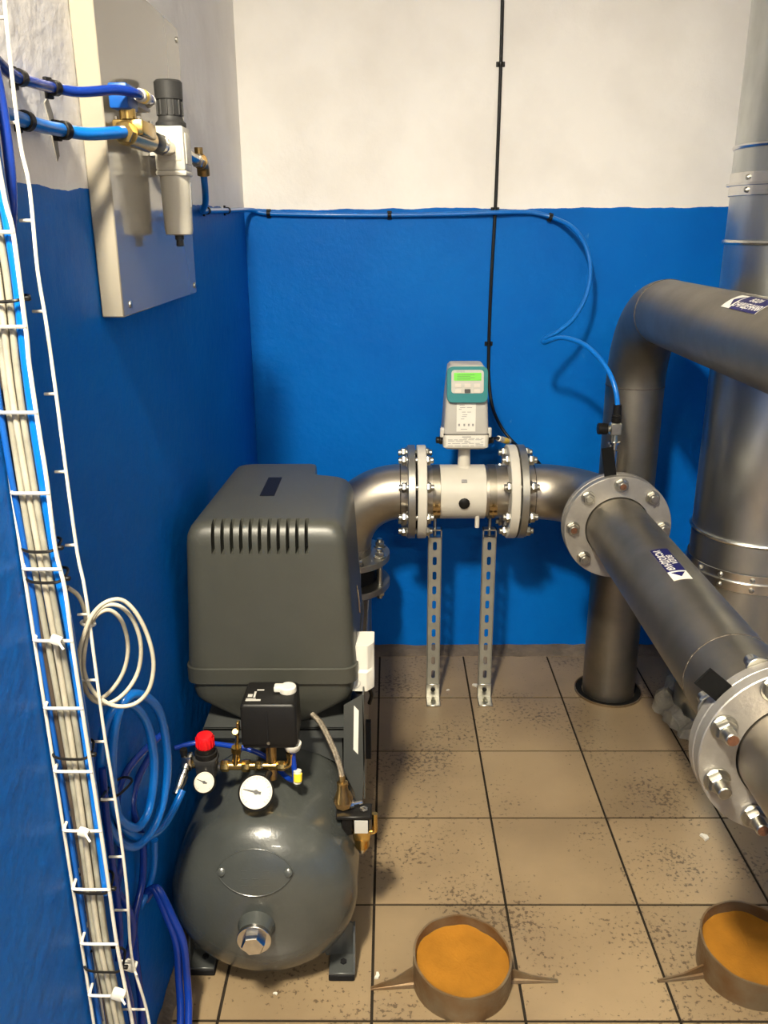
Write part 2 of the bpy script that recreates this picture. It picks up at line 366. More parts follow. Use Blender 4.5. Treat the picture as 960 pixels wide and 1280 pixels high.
# ------------------------------------------------------------------ piping
PR = .084                      # DN150 pipe radius
ZM, YM, XM = .70, 2.48, .607   # meter line height, its distance, and x of the line that turns to the front
def hexbolt(L, r=.0095, nut=.0155, two=True, stick=.012, rust=False):
    """stud with nut and washer on each end; local z along the stud, centred"""
    mb = MB(); h = L/2
    mb.cyl((0, 0, -h-.014-stick), (0, 0, h+.014+stick), r, n=14, ch=.0015)
    for s in (-1, 1):
        mb.cyl((0, 0, s*h), (0, 0, s*(h+.003)), nut*1.22, n=20, ch=.0006)
        mb.lathe((0, 0, s*(h+.003)), (0, 0, s), [(nut*.93, 0), (nut, .002), (nut, .011), (nut*.86, .014)], 6)
    return mb
def bolts(parent, mesh, c, axis, R, n, a0, name='bolt'):
    a, u, w = frame(axis)
    for k in range(n):
        t = a0+2*PI*k/n
        inst(name, mesh, V(c)+(u*math.cos(t)+w*math.sin(t))*R, axq(axis), parent)
FO, BC = .1425, .120
bolt_main = hexbolt(.052).mesh('bolt', 'zinc')

# --- flow meter
FX0, FX1 = .080, .378; FXC = (FX0+FX1)/2
fm = thing('flow_meter', 'white electromagnetic flow meter with teal display head between two bolted flanges', 'flow meter', (FXC, YM, ZM-FO))
mb = MB(); mb.lathe((.149, YM, ZM), (1, 0, 0), [(.078, 0), (.0825, .001), (.0825, .136), (.078, .137)], 64); mb.build('body', 'ivory_paint', fm)
for a, b in ((FX0+.027, .149), (.286, FX1-.027)): MB().lathe((a, YM, ZM), (1, 0, 0), [(.0795, 0), (.0795, b-a)], 64).build('liner_tube', 'steel', fm)
for k, x in enumerate((FX0, FX1-.027)):
    f = MB().ring((x, YM, ZM), (1, 0, 0), .075, FO, .027, 72, .002).build('meter_flange', 'ivory_paint', fm)
    g = (x-.004) if k == 0 else x+.027
    MB().ring((g, YM, ZM), (1, 0, 0), .08, .112, .004, 48, .0003).build('gasket', 'black_rubber', f)
# steel backing flanges of the neighbouring pipes are with those pipes; the studs clamp both
for x in (FX0-.004, FX1+.004): bolts(fm, bolt_main, (x, YM, ZM), (1, 0, 0), BC, 8, PI/8)
# round black plug on the front of the body and the little cast square
mb = MB(); mb.lathe((.219, YM-.0815, ZM-.012), (0, -1, 0), [(.017, 0), (.017, .002), (.015, .0035)], 12); mb.build('blanking_plug', 'black_plastic', fm)
MB().box((.219, YM-.063, ZM+.0505), (.017, .006, .012), Matrix.Rotation(math.radians(-52), 3, 'X'), .001, 1).build('earth_mark', 'ink_grey', fm)
mb = MB(); mb.lathe((.222, YM, ZM+.078), (0, 0, 1), [(.026, 0), (.019, .006), (.018, .05), (.019, .066)], 28); mb.build('neck', 'ivory_paint', fm)
mb = MB(); mb.b2((.18, YM-.04, .842), (.265, YM+.04, .85), .003); mb.build('neck_plate', 'light_grey_plastic', fm)
TXc = .221
def rr_sec(xw, y0, y1, z, r=.012): return [V((x, y, z)) for x, y in rpoly([(TXc-xw, y0), (TXc+xw, y0), (TXc+xw, y1), (TXc-xw, y1)], r, 3)]
mb = MB(); mb.loft([rr_sec(.058, YM-.058, YM+.06, .848), rr_sec(.066, YM-.066, YM+.066, .854), rr_sec(.067, YM-.067, YM+.067, .892)])
tb = mb.build('terminal_box', 'ivory_paint', fm)
mb = MB(); mb.loft([rr_sec(.065, YM-.065, YM+.065, .8935), rr_sec(.0655, YM-.0655, YM+.065, .896), rr_sec(.060, YM-.058, YM+.06, .995), rr_sec(.052, YM-.040, YM+.055, 1.082, .014), rr_sec(.046, YM-.032, YM+.05, 1.089, .014)])
hd = mb.build('transmitter_housing', 'light_grey_plastic', fm)
MB().b2((TXc-.0655, YM-.0655, .8915), (TXc+.0655, YM+.066, .8945)).build('seam_gasket', 'black_rubber', fm)
for sx in (-1, 1):
    mb = MB(); mb.cyl((TXc+sx*.067, YM-.05, .882), (TXc+sx*.067, YM-.05, .91), .0085, n=14, ch=.002); mb.build('lid_screw_boss', 'white_plastic', fm)
    mb = MB(); mb.lathe((TXc+sx*.066, YM-.02, .866), (sx, 0, 0), [(.013, 0), (.013, .008), (.010, .010), (.010, .018), (.006, .02)], 12)
    if sx > 0: mb.build('cable_gland', 'black_plastic', fm)
    else: mb.build('blind_plug', 'black_plastic', fm)
# display head leans back; local frame of its front face
dn = V((0, -(.995-1.082), 0)); fa = math.atan2(.018, .087)   # lean
DR = Matrix.Rotation(-math.atan2(.020, .090), 3, 'X')
DC = V((TXc, YM-.0515, 1.036))
def dplate(w, h, y0, y1, dx=0, dz=0, r=.01):
    mb = MB(); poly = rpoly([(-w/2+dx, -h/2+dz), (w/2+dx, -h/2+dz), (w/2+dx, h/2+dz), (-w/2+dx, h/2+dz)], r, 4)
    mb.prism(poly, lambda a, b, d: DC+DR @ V((a, -d, b)), y0, y1); return mb
bz = dplate(.116, .102, -.012, .012, 0, 0, .018).build('display_bezel', 'teal', fm)
pn = dplate(.092, .066, .0118, .0140, 0, .008, .010).build('keypad_panel', 'light_grey_plastic', bz)
dplate(.078, .022, .0138, .0152, 0, .022, .002).build('lcd_screen', 'lcd', bz)
for dz in (-.003, -.0185):
    for dx in (-.027, 0, .027):
        dplate(.017, .011, .0138, .0155, dx, dz, .002).build('button', 'ink' if (dx == 0 and dz < -.01) else 'button_tan', bz)
vs, fs = text2d('SIEMENS', .0065)
MB().add([DC+DR @ V((a-.020, -.0143, b+.0365)) for a, b in vs], fs).build('lettering', 'ink_grey', bz)
mb = MB()
for k in range(4): mb.prism([(-.03, .0265-.004*k), (-.03+.05-.012*(k % 2), .0265-.004*k), (-.03+.05-.012*(k % 2), .0275-.004*k), (-.03, .0275-.004*k)], lambda a, b, d: DC+DR @ V((a, -d, b)), .0151, .0155)
mb.build('screen_text', 'ink', bz)
# type plates (print is unreadable: rows of fine strokes)
HR = Matrix.Rotation(-math.atan2(.0075, .099), 3, 'X'); HC = V((TXc, YM-.0622, .944))
def hplate(x0, z0, x1, z1, d0, d1): 
    return MB().prism([(x0, z0), (x1, z0), (x1, z1), (x0, z1)], lambda a, b, d: HC+HR @ V((a, -d, b)), d0, d1)
st = hplate(-.029, -.042, .026, .040, .0005, .0018).build('type_plate', 'white_vinyl', hd)
mb = MB(); mb2 = MB(); rnd = random.Random(3)
for k, (z, n) in enumerate(((.034, 1), (.027, 2), (.022, 1), (.014, 2), (.006, 1), (.001, 1), (-.006, 1), (-.036, 1))):
    x = -.024+rnd.uniform(0, .012)
    for q in range(n):
        w = rnd.uniform(.008, .02); w = min(w, .022-x)
        if w > .002: mb.prism([(x, z), (x+w, z), (x+w, z+.0016), (x, z+.0016)], lambda a, b, d: HC+HR @ V((a, -d, b)), .0017, .0021)
        x += w+.004
for x in (-.024, -.009, .004, .016): mb.prism([(x, -.026), (x+.005, -.026), (x+.005, -.019), (x, -.019)], lambda a, b, d: HC+HR @ V((a, -d, b)), .0017, .0021)
mb.build('print', 'ink_grey', st)
pl = MB().b2((TXc-.058, YM-.0682, .8575), (TXc+.055, YM-.0668, .889)).build('type_plate', 'white_vinyl', tb)
mb = MB()
mb.b2((TXc-.012, YM-.0686, .8855), (TXc+.014, YM-.0681, .888))
for r in range(7):
    x = -.053
    while x < .046:
        w = rnd.uniform(.006, .024); w = min(w, .05-x)
        if rnd.random() < .8: mb.b2((TXc+x, YM-.0686, .8595+.0036*r), (TXc+x+w, YM-.0681, .8609+.0036*r))
        x += w+.004
mb.build('print', 'ink_grey', pl)
# drain tail under the body
MB().cyl((.262, YM-.05, .602), (.262, YM-.05, .64), .007, n=12).build('earth_lug', 'ivory_paint', fm)

def sweep_pipe(name, pts, parent, m='steel', r=PR, n=64): return MB().tube(pts, r, n).build(name, m, parent, sharp=50)
def weld(c, axis, parent, r=PR): return MB().torus(c, axis, r-.0002, .0018, 64, 6, .002).build('weld_seam', 'weld', parent)

# --- elbow left of the meter, dropping behind the compressor
XV = -.145; RE = .052+.0-XV-.022
RE = .175
e = thing('pipe_elbow', 'brushed steel pipe elbow dropping from the flow meter down behind the compressor', 'pipe', (XV, YM, .47))
pts = [(.052, YM, ZM), (XV+RE+.001, YM, ZM)]+arc((XV+RE, YM, ZM-RE), (0, 0, 1), (-1, 0, 0), RE, 0, PI/2, 24)[1:]+[V((XV, YM, .478))]
el = sweep_pipe('elbow', pts, e)
weld((.030, YM, ZM), (1, 0, 0), e); weld((XV, YM, ZM-RE), (0, 0, 1), e)
MB().ring((.052, YM, ZM), (1, 0, 0), .080, FO, .022, 72).build('backing_flange', 'flange_steel', e)
MB().ring((XV, YM, .484), (0, 0, 1), .080, FO, .020, 72).build('loose_flange', 'flange_steel', e)
MB().ring((XV, YM, .470), (0, 0, 1), .075, .104, .014, 48).build('collar', 'steel', e)
d = thing('floor_pipe', 'steel pipe with lower flange rising from the floor behind the compressor', 'pipe', (XV, YM, 0))
sweep_pipe('pipe', [(XV, YM, .001), (XV, YM, .43)], d, 'steel_dull')
MB().ring((XV, YM, .395), (0, 0, 1), .085, FO, .020, 72).build('loose_flange', 'flange_steel', d)
MB().ring((XV, YM, .42), (0, 0, 1), .075, .104, .05, 48).build('valve_collar', 'black_rubber', d)
b2 = hexbolt(.112).mesh('bolt', 'zinc'); bolts(d, b2, (XV, YM, .4495), (0, 0, 1), BC, 8, PI/8)

# --- elbow right of the meter, turning to the front, with the far big flange
RE2 = .187
e2 = thing('pipe_elbow', 'brushed steel pipe elbow right of the flow meter turning toward the big flange', 'pipe', (XM, YM-RE2, ZM-FO))
pts = [(.404, YM, ZM)]+arc((XM-RE2, YM-RE2, ZM), (0, 1, 0), (1, 0, 0), RE2, 0, PI/2, 24)+[V((XM, 2.192, ZM))]
sweep_pipe('elbow', pts, e2)
weld((XM-RE2+.012, YM, ZM), (1, 0, 0), e2); weld((XM, YM-RE2, ZM), (0, 1, 0), e2)
MB().ring((.382, YM, ZM), (1, 0, 0), .080, FO, .022, 72).build('backing_flange', 'flange_steel', e2)
MB().ring((XM, 2.171, ZM), (0, 1, 0), .0855, FO, .020, 72).build('loose_flange', 'flange_alu', e2)

# --- main lower pipe toward the viewer
mp_ = thing('raw_water_pipe', 'large dull steel pipe running to the front with navy raw water sticker', 'pipe', (XM, 1.65, ZM-FO))
sweep_pipe('pipe', [(XM, y, ZM) for y in (2.160, 1.8, 1.5, 1.352)], mp_, 'steel_dull')
MB().lathe((XM, 1.352, ZM), (0, -1, 0), [(PR, 0), (.0865, .012), (.0865, .16), (PR, .175), (PR, .235)], 64).build('coupling', 'steel_dull', mp_)
weld((XM, 1.350, ZM), (0, 1, 0), mp_, .0845)
MB().ring((XM, 2.144, ZM), (0, 1, 0), .0865, FO, .022, 72).build('loose_flange', 'flange_alu', mp_)
MB().ring((XM, 2.1662, ZM), (0, 1, 0), .075, .108, .0045, 48, .0004).build('gasket', 'black_rubber', mp_)
MB().ring((XM, 1.1285, ZM+.005), (0, 1, 0), .0865, FO, .020, 72).build('loose_flange', 'flange_alu', mp_)
bm_ = hexbolt(.048, .0095, .0155, stick=.006).mesh('bolt', 'zinc'); bolts(mp_, bm_, (XM, 2.1675, ZM), (0, 1, 0), BC, 8, 0)
def tab(ang, y0, c, L, w, r0=.120):
    ca, sa = math.cos(ang), math.sin(ang)
    return MB().prism([(r0, -w/2), (r0+L, -w/2), (r0+L, w/2), (r0, w/2)], lambda a, b, d_: V((c[0]+a*ca-b*sa, d_, c[1]+a*sa+b*ca)), y0-.0022, y0+.0022)
tab(math.radians(100), 2.1685, (XM, ZM), .098, .031).build('gasket_tab', 'black_matte', mp_, label='black rubber gasket tab sticking up between the flanges')
NF = (.604, .712)   # near flange centre
tab(math.radians(140), 1.1235, NF, .064, .033).build('gasket_tab', 'black_matte', mp_, label='black rubber gasket tab beside the near flange')

def pipe_sticker(parent, Xc, zc, R, Yc, th0, w, h, line1, line2, arrow_end, s1, s2):
    """flat vinyl flow sticker wrapped on a pipe along Y; u reads toward the front, v climbs the pipe"""
    def P(u, v, o): t = th0-v/R; return V((Xc+(R+o)*math.cos(t), Yc-u, zc+(R+o)*math.sin(t)))
    def patch(u0, u1, v0, v1, o0, o1, cut=None):
        mb = MB(); n = 10; pts = []
        for k in range(n+1):
            v = v0+(v1-v0)*k/n; pts.append((v,))
        secs = []
        for k in range(n+1):
            v = v0+(v1-v0)*k/n
            a, b = (u0, u1) if cut is None else cut(k/n)
            secs.append([P(a, v, o0), P(b, v, o0), P(b, v, o1), P(a, v, o1)])
        mb.loft(secs); return mb
    st = patch(-w/2, w/2, -h/2, h/2, .0003, .0010).build('flow_sticker', 'white_vinyl', parent, label='navy and white flow direction sticker')
    sg = arrow_end; aw = .24*w
    u_in = w/2-aw      # text field on the other side of this line (towards -sg)
    if sg > 0: patch(-w/2, u_in-.003, -h/2, h/2, .0009, .0014).build('text_field', 'navy_vinyl', st)
    else: patch(-u_in+.003, w/2, -h/2, h/2, .0009, .0014).build('text_field', 'navy_vinyl', st)
    tip = w/2-.012; base = u_in+.004
    def cut(k):
        f = 1-abs(2*k-1); t = base+(tip-base)*f
        return (base, max(t, base+.0004)) if sg > 0 else (-max(t, base+.0004), -base)
    patch(0, 0, -h/2+.006, h/2-.004, .0009, .0014, cut).build('arrow', 'navy_vinyl', st)
    uc = -aw/2*sg
    for s_, v_, z_ in ((line1, h*.22, s1), (line2, -h*.23, s2)):
        vs, fs = text2d(s_, z_, True)
        MB().add([P(a+uc, b+v_, .0017) for a, b in vs], fs).build('lettering', 'white_vinyl', st)
pipe_sticker(mp_, XM, ZM, PR, 1.684, math.radians(98), .168, .038, 'ВОДА', 'ИСХОДНАЯ', 1, .017, .0195)

# --- pipe in front of the near flange, leaving the frame
np_ = thing('pipe_run', 'steel pipe with wide loose flange leaving the frame at lower right', 'pipe', (NF[0], .5, NF[1]-FO))
sweep_pipe('pipe', [(NF[0], y, NF[1]) for y in (1.117, .8, .4, -.6, YF+.01)], np_, 'steel')
MB().ring((NF[0], 1.097, NF[1]), (0, 1, 0), .0865, FO, .022, 72).build('loose_flange', 'flange_alu', np_)
MB().ring((NF[0], 1.1195, NF[1]), (0, 1, 0), .075, .110, .009, 48, .0004).build('gasket', 'black_rubber', np_)
bn = hexbolt(.052, .0105, .017, stick=.022).mesh('bolt', 'zinc')
bolts(np_, bn, (NF[0], 1.1225, NF[1]+.002), (0, 1, 0), BC, 8, PI/8)
ring_a, ring_u, ring_w = frame((0, 1, 0))
re_ = MB().cyl((0, 0, 0), (0, 0, .0008), .0085, n=12).mesh('rusty_end', 'rusty_end')
for k in (0, 6):
    t = PI/8+PI/4*k
    pp = V((NF[0], 1.1225-.026-.014-.022-.0009, NF[1]+.002))+(ring_u*math.cos(t)+ring_w*math.sin(t))*BC
    inst('rusty_bolt_end', re_, pp, axq((0, 1, 0)), np_)

for k in (0, 2):
    t = PI/4*k
    pp = V((XM, 2.1675-.024-.014-.006-.0009, ZM))+(ring_u*math.cos(t)+ring_w*math.sin(t))*BC
    inst('rusty_bolt_end', re_, pp, axq((0, 1, 0)), mp_)

# --- riser with the upper pipe
XRi, YRi, ZU = .722, 2.50, 1.25
up = thing('clean_water_pipe', 'steel riser pipe bending at head height into a horizontal pipe with navy clean water sticker', 'pipe', (XRi, YRi, 0))
sweep_pipe('riser', [(XRi, YRi, .001), (XRi, YRi, .5), (XRi, YRi, ZU-.229)], up, 'steel_dull')
sweep_pipe('bend', arc((XRi, YRi-.229, ZU-.229), (0, 1, 0), (0, 0, 1), .229, 0, PI/2, 28), up, 'steel_dull')
sweep_pipe('horizontal_pipe', [(XRi, y, ZU) for y in (YRi-.229, 1.8, 1.2, .4, -1, YF+.01)], up, 'steel_dull')
weld((XRi, YRi, ZU-.229), (0, 0, 1), up); weld((XRi, YRi-.229, ZU), (0, 1, 0), up)
MB().ring((XRi, YRi, .0), (0, 0, 1), .0855, .106, .0025, 48, .0008).build('hole_gap_shade', 'black_matte', up)  # flat black ring painted as the dark open gap of the floor hole
MB().lathe((XRi, YRi, 0), (0, 0, 1), [(.106, 0), (.110, .0), (.110, .006), (.106, .006)], 48, closed=True).build('sleeve_edge', 'rusty_steel', up)
pipe_sticker(up, XRi, ZU, PR, 1.668, math.radians(118), .165, .046, 'ВОДА', 'ОЧИЩЕННАЯ', -1, .017, .0185)

# --- galvanised duct
DX, DY, DRd = 1.066, 2.35, .176
du = thing('ventilation_duct', 'tall round galvanised sheet metal duct standing by the right edge', 'duct', (DX, DY, 0))
def dring(z0, prof): return MB().lathe((DX, DY, z0), (0, 0, 1), prof, 72, closed=False, caps=False)
MB().lathe((DX, DY, 0), (0, 0, 1), [(DRd-.006, 0), (DRd-.006, .515)], 72).build('lower_section', 'galvanised', du)
MB().lathe((DX, DY, .515), (0, 0, 1), [(DRd-.002, 0), (DRd-.002, 1.05)], 72).build('middle_section', 'galvanised', du)
MB().lathe((DX, DY, 1.565), (0, 0, 1), [(DRd, 0), (DRd, ZC-1.566)], 72).build('upper_section', 'galvanised', du)
for z in (.628, 1.423, 1.655):
    MB().torus((DX, DY, z), (0, 0, 1), DRd-.001, .0065, 72, 8).build('bead', 'galv_bright', du)
for z in (.515, 1.565):
    c = MB().lathe((DX, DY, z-.028), (0, 0, 1), [(DRd+.002, 0), (DRd+.003, .001), (DRd+.003, .024), (DRd+.010, .025), (DRd+.010, .031), (DRd+.003, .032), (DRd+.003, .055), (DRd+.002, .056)], 72, closed=False, caps=False).build('clamp_band', 'galv_bright', du)
    for aa in (222, 250, 285, 200):
        t = math.radians(aa)
        for dz in (-.015, .015):
            q = V((DX+(DRd+.003)*math.cos(t), DY+(DRd+.003)*math.sin(t), z+dz)); MB().lathe(q, (math.cos(t), math.sin(t), 0), [(.007, 0), (.007, .003), (.004, .006)], 8).build('rivet', 'zinc', c)
mb = MB()
pts = []
mb.lathe((0, 0, 0), (0, 0, 1), [(DRd-.004, -.002), (DRd-.004, .035), (DRd+.015, .045), (DRd+.040, .03), (DRd+.045, -.002)], 96, closed=False, caps=False)
for v in mb.v:
    a = math.atan2(v.y, v.x); rr = math.hypot(v.x, v.y)
    if rr > DRd: 
        k = 1+.035*math.sin(7*a)+.03*math.sin(17*a+1)+.02*math.sin(31*a)+random.uniform(-.012, .012)
        v.x *= k; v.y *= k; v.z = v.z*(1+.35*math.sin(11*a+2)+random.uniform(-.2, .2)) if v.z > 0 else v.z
    v += V((DX, DY, 0))
mb.build('foam_seal', 'foam', du, label='lumpy off-white foam round the duct foot')

# --- strut supports
def slot_cell(mb, x0, x1, z0, z1, sw, sh, y):
    xc, zc = (x0+x1)/2, (z0+z1)/2; a = sw/2; b = sh/2; k = a*.55
    inn = [(xc-a, zc-b+k), (xc-a+k, zc-b), (xc+a-k, zc-b), (xc+a, zc-b+k), (xc+a, zc+b-k), (xc+a-k, zc+b), (xc-a+k, zc+b), (xc-a, zc+b-k)]
    out = [(x0, zc-b+k), (xc-a+k, z0), (xc+a-k, z0), (x1, zc-b+k), (x1, zc+b-k), (xc+a-k, z1), (xc-a+k, z1), (x0, zc+b-k)]
    cor = [(x0, z0), None, (x1, z0), None, (x1, z1), None, (x0, z1), None]
    t = .0025
    for yy in (y, y+t):
        for i in range(8):
            j = (i+1) % 8; o = [out[i]]+([cor[i]] if cor[i] else [])+[out[j]]
            mb.add([V((p[0], yy, p[1])) for p in o+[inn[j], inn[i]]], [tuple(range(len(o)+2))])
    for i in range(8):
        j = (i+1) % 8; mb.add([V((inn[i][0], y, inn[i][1])), V((inn[j][0], y, inn[j][1])), V((inn[j][0], y+t, inn[j][1])), V((inn[i][0], y+t, inn[i][1]))], [(0, 1, 2, 3)])
def strut(x, label):
    t = thing('strut_support', label, 'support', (x, 2.463, 0), 'slotted strut legs under the flow meter')
    mb = MB(); hw = .0195; yf = 2.455; n = 11; z0, z1 = .012, .556; dz = (z1-z0)/n
    for k in range(n): slot_cell(mb, x-hw, x+hw, z0+dz*k, z0+dz*(k+1), .0125, .028, yf)
    for s in (-1, 1): mb.b2((x+s*hw-.00125, yf, z0), (x+s*hw+.00125, yf+.021, z1))
    for s in (-1, 1): mb.b2((min(x+s*hw, x+s*(hw-.008)), yf+.0195, z0), (max(x+s*hw, x+s*(hw-.008)), yf+.021, z1))
    mb.build('slotted_channel', 'strut_zinc', t, sharp=30)
    mb = MB(); mb.b2((x-.0225, yf-.0045, .0), (x+.0225, yf-.0005, .052), .0015, 1); mb.b2((x-.0225, yf-.058, .0), (x+.0225, yf-.0005, .006), .0018, 1)
    ft = mb.build('foot_bracket', 'zinc', t)
    mb = MB(); mb.lathe((x, yf-.032, .0062), (0, 0, 1), [(.011, 0), (.011, .0015), (.0085, .0016), (.0085, .008), (.005, .008), (.005, .013)], 6); mb.build('anchor_bolt', 'zinc_yellow', ft)
    mb = MB(); mb.lathe((x, yf-.0046, .034), (0, -1, 0), [(.0075, 0), (.0075, .005)], 6); mb.build('bolt', 'cable_black', ft)
    # saddle bracket on top, threaded rod, pipe clamp
    mb = MB(); mb.b2((x-.021, yf-.002, .556), (x+.021, yf+.024, .560)); mb.b2((x-.021, yf-.002, .582), (x+.021, yf+.024, .586))
    for s in (-1, 1): mb.b2((x+s*.0195-.0015, yf-.002, .556), (x+s*.0195+.0015, yf+.024, .586))
    mb.build('rod_bracket', 'zinc', t)
    MB().cyl((x, 2.467, .562), (x, YM-.01, ZM-.083), .005, n=12).build('threaded_rod', 'zinc', t)
    mb = MB(); mb.lathe((x-.011, YM, ZM), (1, 0, 0), [(.0805, 0), (.0828, 0), (.0828, .022), (.0805, .022)], 64, closed=True)
    cl = mb.build('pipe_clamp', 'steel_dull', t)
    mb = MB()
    for dy in (-.0835,): mb.b2((x-.011, YM+dy-.012, ZM-.03), (x+.011, YM+dy+.004, ZM-.02)); mb.cyl((x, YM+dy-.006, ZM-.052), (x, YM+dy-.006, ZM-.012), .004, n=8); mb.b2((x-.011, YM+dy-.012, ZM-.044), (x+.011, YM+dy+.006, ZM-.036))
    mb.build('clamp_ear', 'brass_dark', cl)
strut(.137, 'slotted zinc strut leg under the flow meter, nearer the compressor')
strut(.305, 'slotted zinc strut leg under the flow meter, nearer the big flange')

# ------------------------------------------------------------------ air compressor
TX, TZ, TR, TY0c, TY1c, TD = -.254, .206, .186, 1.385, 2.02, .098
ac = thing('air_compressor', 'dark grey air compressor with hooded motor on a horizontal tank', 'compressor', (TX, 1.7, 0))
def dish_y(x, z):
    r = math.hypot(x-TX, z-TZ)/TR; return TY0c-TD*max(0, 1-r**2.5)**(1/2.2)
prof = [(TR*math.sin(a)**(2/2.5), -TD*math.cos(a)**(2/2.2)) for a in (PI/2*i/24 for i in range(1, 24))]+[(TR, 0)]
prof = [(.0005, -TD)]+prof+[(TR, TY1c-TY0c)]+[(TR*math.cos(a), TY1c-TY0c+TD*math.sin(a)) for a in (PI/2*i/12 for i in range(1, 12))]
tank = MB().lathe((TX, TY0c, TZ), (0, 1, 0), prof, 80).build('tank', 'grey_enamel', ac, sharp=60)
# big hex drain plug in a boss
bx, bz_ = TX-.004, .200; by = dish_y(bx, bz_)
mb = MB(); mb.lathe((bx, by+.01, bz_), (0, -1, 0), [(.036, 0), (.036, .012), (.032, .018), (.0315, .034), (.030, .036)], 40); boss = mb.build('drain_boss', 'grey_enamel', ac)
mb = MB(); mb.lathe((bx, by-.026, bz_), (0, -1, 0), [(.0315, 0), (.0325, .001), (.0325, .008), (.0315, .009)], 40)
mb.lathe((bx, by-.035, bz_), (0, -1, 0), [(.0225, 0), (.0225, .012), (.020, .015)], 6, ph=.12)
mb.build('hex_plug', 'nickel', boss)
# embossed eye-shaped data plate following the dish
def eye(t): return (.074*math.cos(t), .043*math.sin(t)*abs(math.sin(t))**.45)
nx, nz = TX-.004, .312
def onD(x, z, o=0):
    y = dish_y(x, z); nrm = V(((x-TX)/TR**2, (y-TY0c)/TD**2, (z-TZ)/TR**2)).normalized(); return V((x, y, z))+nrm*o
mb = MB(); nseg = 48; ringp = [eye(2*PI*k/nseg) for k in range(nseg)]
vs = [onD(nx, nz, .0022)]; fs = []
for f in (.33, .66, .97, 1.0):
    for (a, b) in ringp: vs.append(onD(nx+a*f, nz+b*f, .0022 if f < .99 else -.0005))
for k in range(nseg):
    fs.append((0, 1+k, 1+(k+1) % nseg))
    for q in range(3): fs.append((1+q*nseg+k, 1+(q+1)*nseg+k, 1+(q+1)*nseg+(k+1) % nseg, 1+q*nseg+(k+1) % nseg))
mb.add(vs, fs); npl = mb.build('data_plate', 'grey_enamel', ac, label='embossed eye-shaped plate painted over in tank grey')
MB().tube([onD(nx+a*.98, nz+b*.98, .0022) for a, b in ringp], .0011, 6, closed=True).build('plate_rim', 'grey_enamel', npl)
for s in (-1, 1): MB().lathe(onD(nx+s*.063, nz, .002), (0, -1, .6), [(.0085, 0), (.0078, .003), (.004, .005)], 14).build('rivet', 'grey_enamel', npl)
vs, fs = text2d('GENTILIN', .0175, True)
tv = [(a, b) for a, b in vs]
mb = MB(); mb.add([onD(nx+a*.9, nz+.021+b*.9-5.5*a*a, .0032) for a, b in tv], fs); mb.build('lettering', 'grey_enamel', npl)
mb = MB()
for k, z in enumerate((.006, -.008, -.021)):
    for x in (-.025, -.004, .016): mb.tube([onD(nx+x+.0005*i, nz+z, .0023) for i in (0, 12, 24)], .0007, 5)
mb.build('plate_ridge', 'grey_enamel', npl)
# feet
def foot(x, y, s):
    mb = MB(); f = .026
    mb.b2((x-f, y-f, .016), (x+f, y+f, .021), .0012, 1)
    mb.prism([(x-s*f, .0), (x-s*f, .0)], lambda a, b, d_: V((a, d_, b)), y, y) if False else None
    # web rising to the tank
    xt = TX+s*.125
    for yy in (y+f-.003,):
        poly = [(x+s*f, .018), (x+s*f*.92, .10), (TX+s*.155, .115), (xt-s*.03, .07), (x-s*f*1.3, .018)]
        mb.prism(poly, lambda a, b, d_: V((a, d_, b)), yy, yy+.004)
    mb.prism([(y-f, .018), (y+f, .018), (y+f, .105), (y+f-.012, .105)], lambda a, b, d_: V((d_, a, b)), x+s*f-.002*s, x+s*f+.002*s)
    o = mb.build('foot', 'grey_sheet', ac)
    mb = MB(); mb.b2((x-f*1.02, y-f*1.02, 0), (x+f*1.02, y+f*1.02, .016), .002, 1); mb.build('rubber_pad', 'black_rubber', o)
    mb = MB(); mb.lathe((x+.003, y+.003, .0212), (0, 0, 1), [(.0075, 0), (.0075, .0006), (.0068, .003)], 6); mb.build('foot_bolt', 'black_rubber', o)
foot(-.103, 1.372, 1); foot(-.392, 1.385, -1); foot(-.105, 1.96, 1); foot(-.392, 1.96, -1)
# motor platform on saddles
mb = MB(); mb.b2((-.405, 1.585, .438), (-.092, 2.09, .444), .001, 1); mb.b2((-.405, 1.585, .420), (-.092, 1.589, .444)); mb.build('platform', 'grey_sheet', ac)
for y in (1.60, 2.0):
    mb = MB(); mb.prism([(-.39, .438), (-.107, .438), (-.107, .34), (-.16, .37), (-.254, .398), (-.348, .37), (-.39, .34)], lambda a, b, d_: V((a, d_, b)), y, y+.004); mb.build('saddle', 'grey_sheet', ac)
# tall side plate on the right with a paper label on its front fold
mb = MB()
mb.prism([(-.100, .505), (-.060, .53), (-.056, .40), (-.0635, .27), (-.075, .245), (-.082, .29), (-.104, .34)], lambda a, b, d_: V((a, d_, b)), 1.577, 1.580)
mb.prism([(1.577, .53), (2.06, .53), (2.06, .27), (1.577, .27)], lambda a, b, d_: V((d_, a, b)), -.0605, -.0575)
sp_ = mb.build('side_plate', 'grey_sheet', ac)
MB().prism([(-.0785, .505), (-.0685, .493), (-.0715, .385), (-.0815, .397)], lambda a, b, d_: V((a, d_, b)), 1.5755, 1.5768).build('paper_label', 'white_vinyl', sp_)
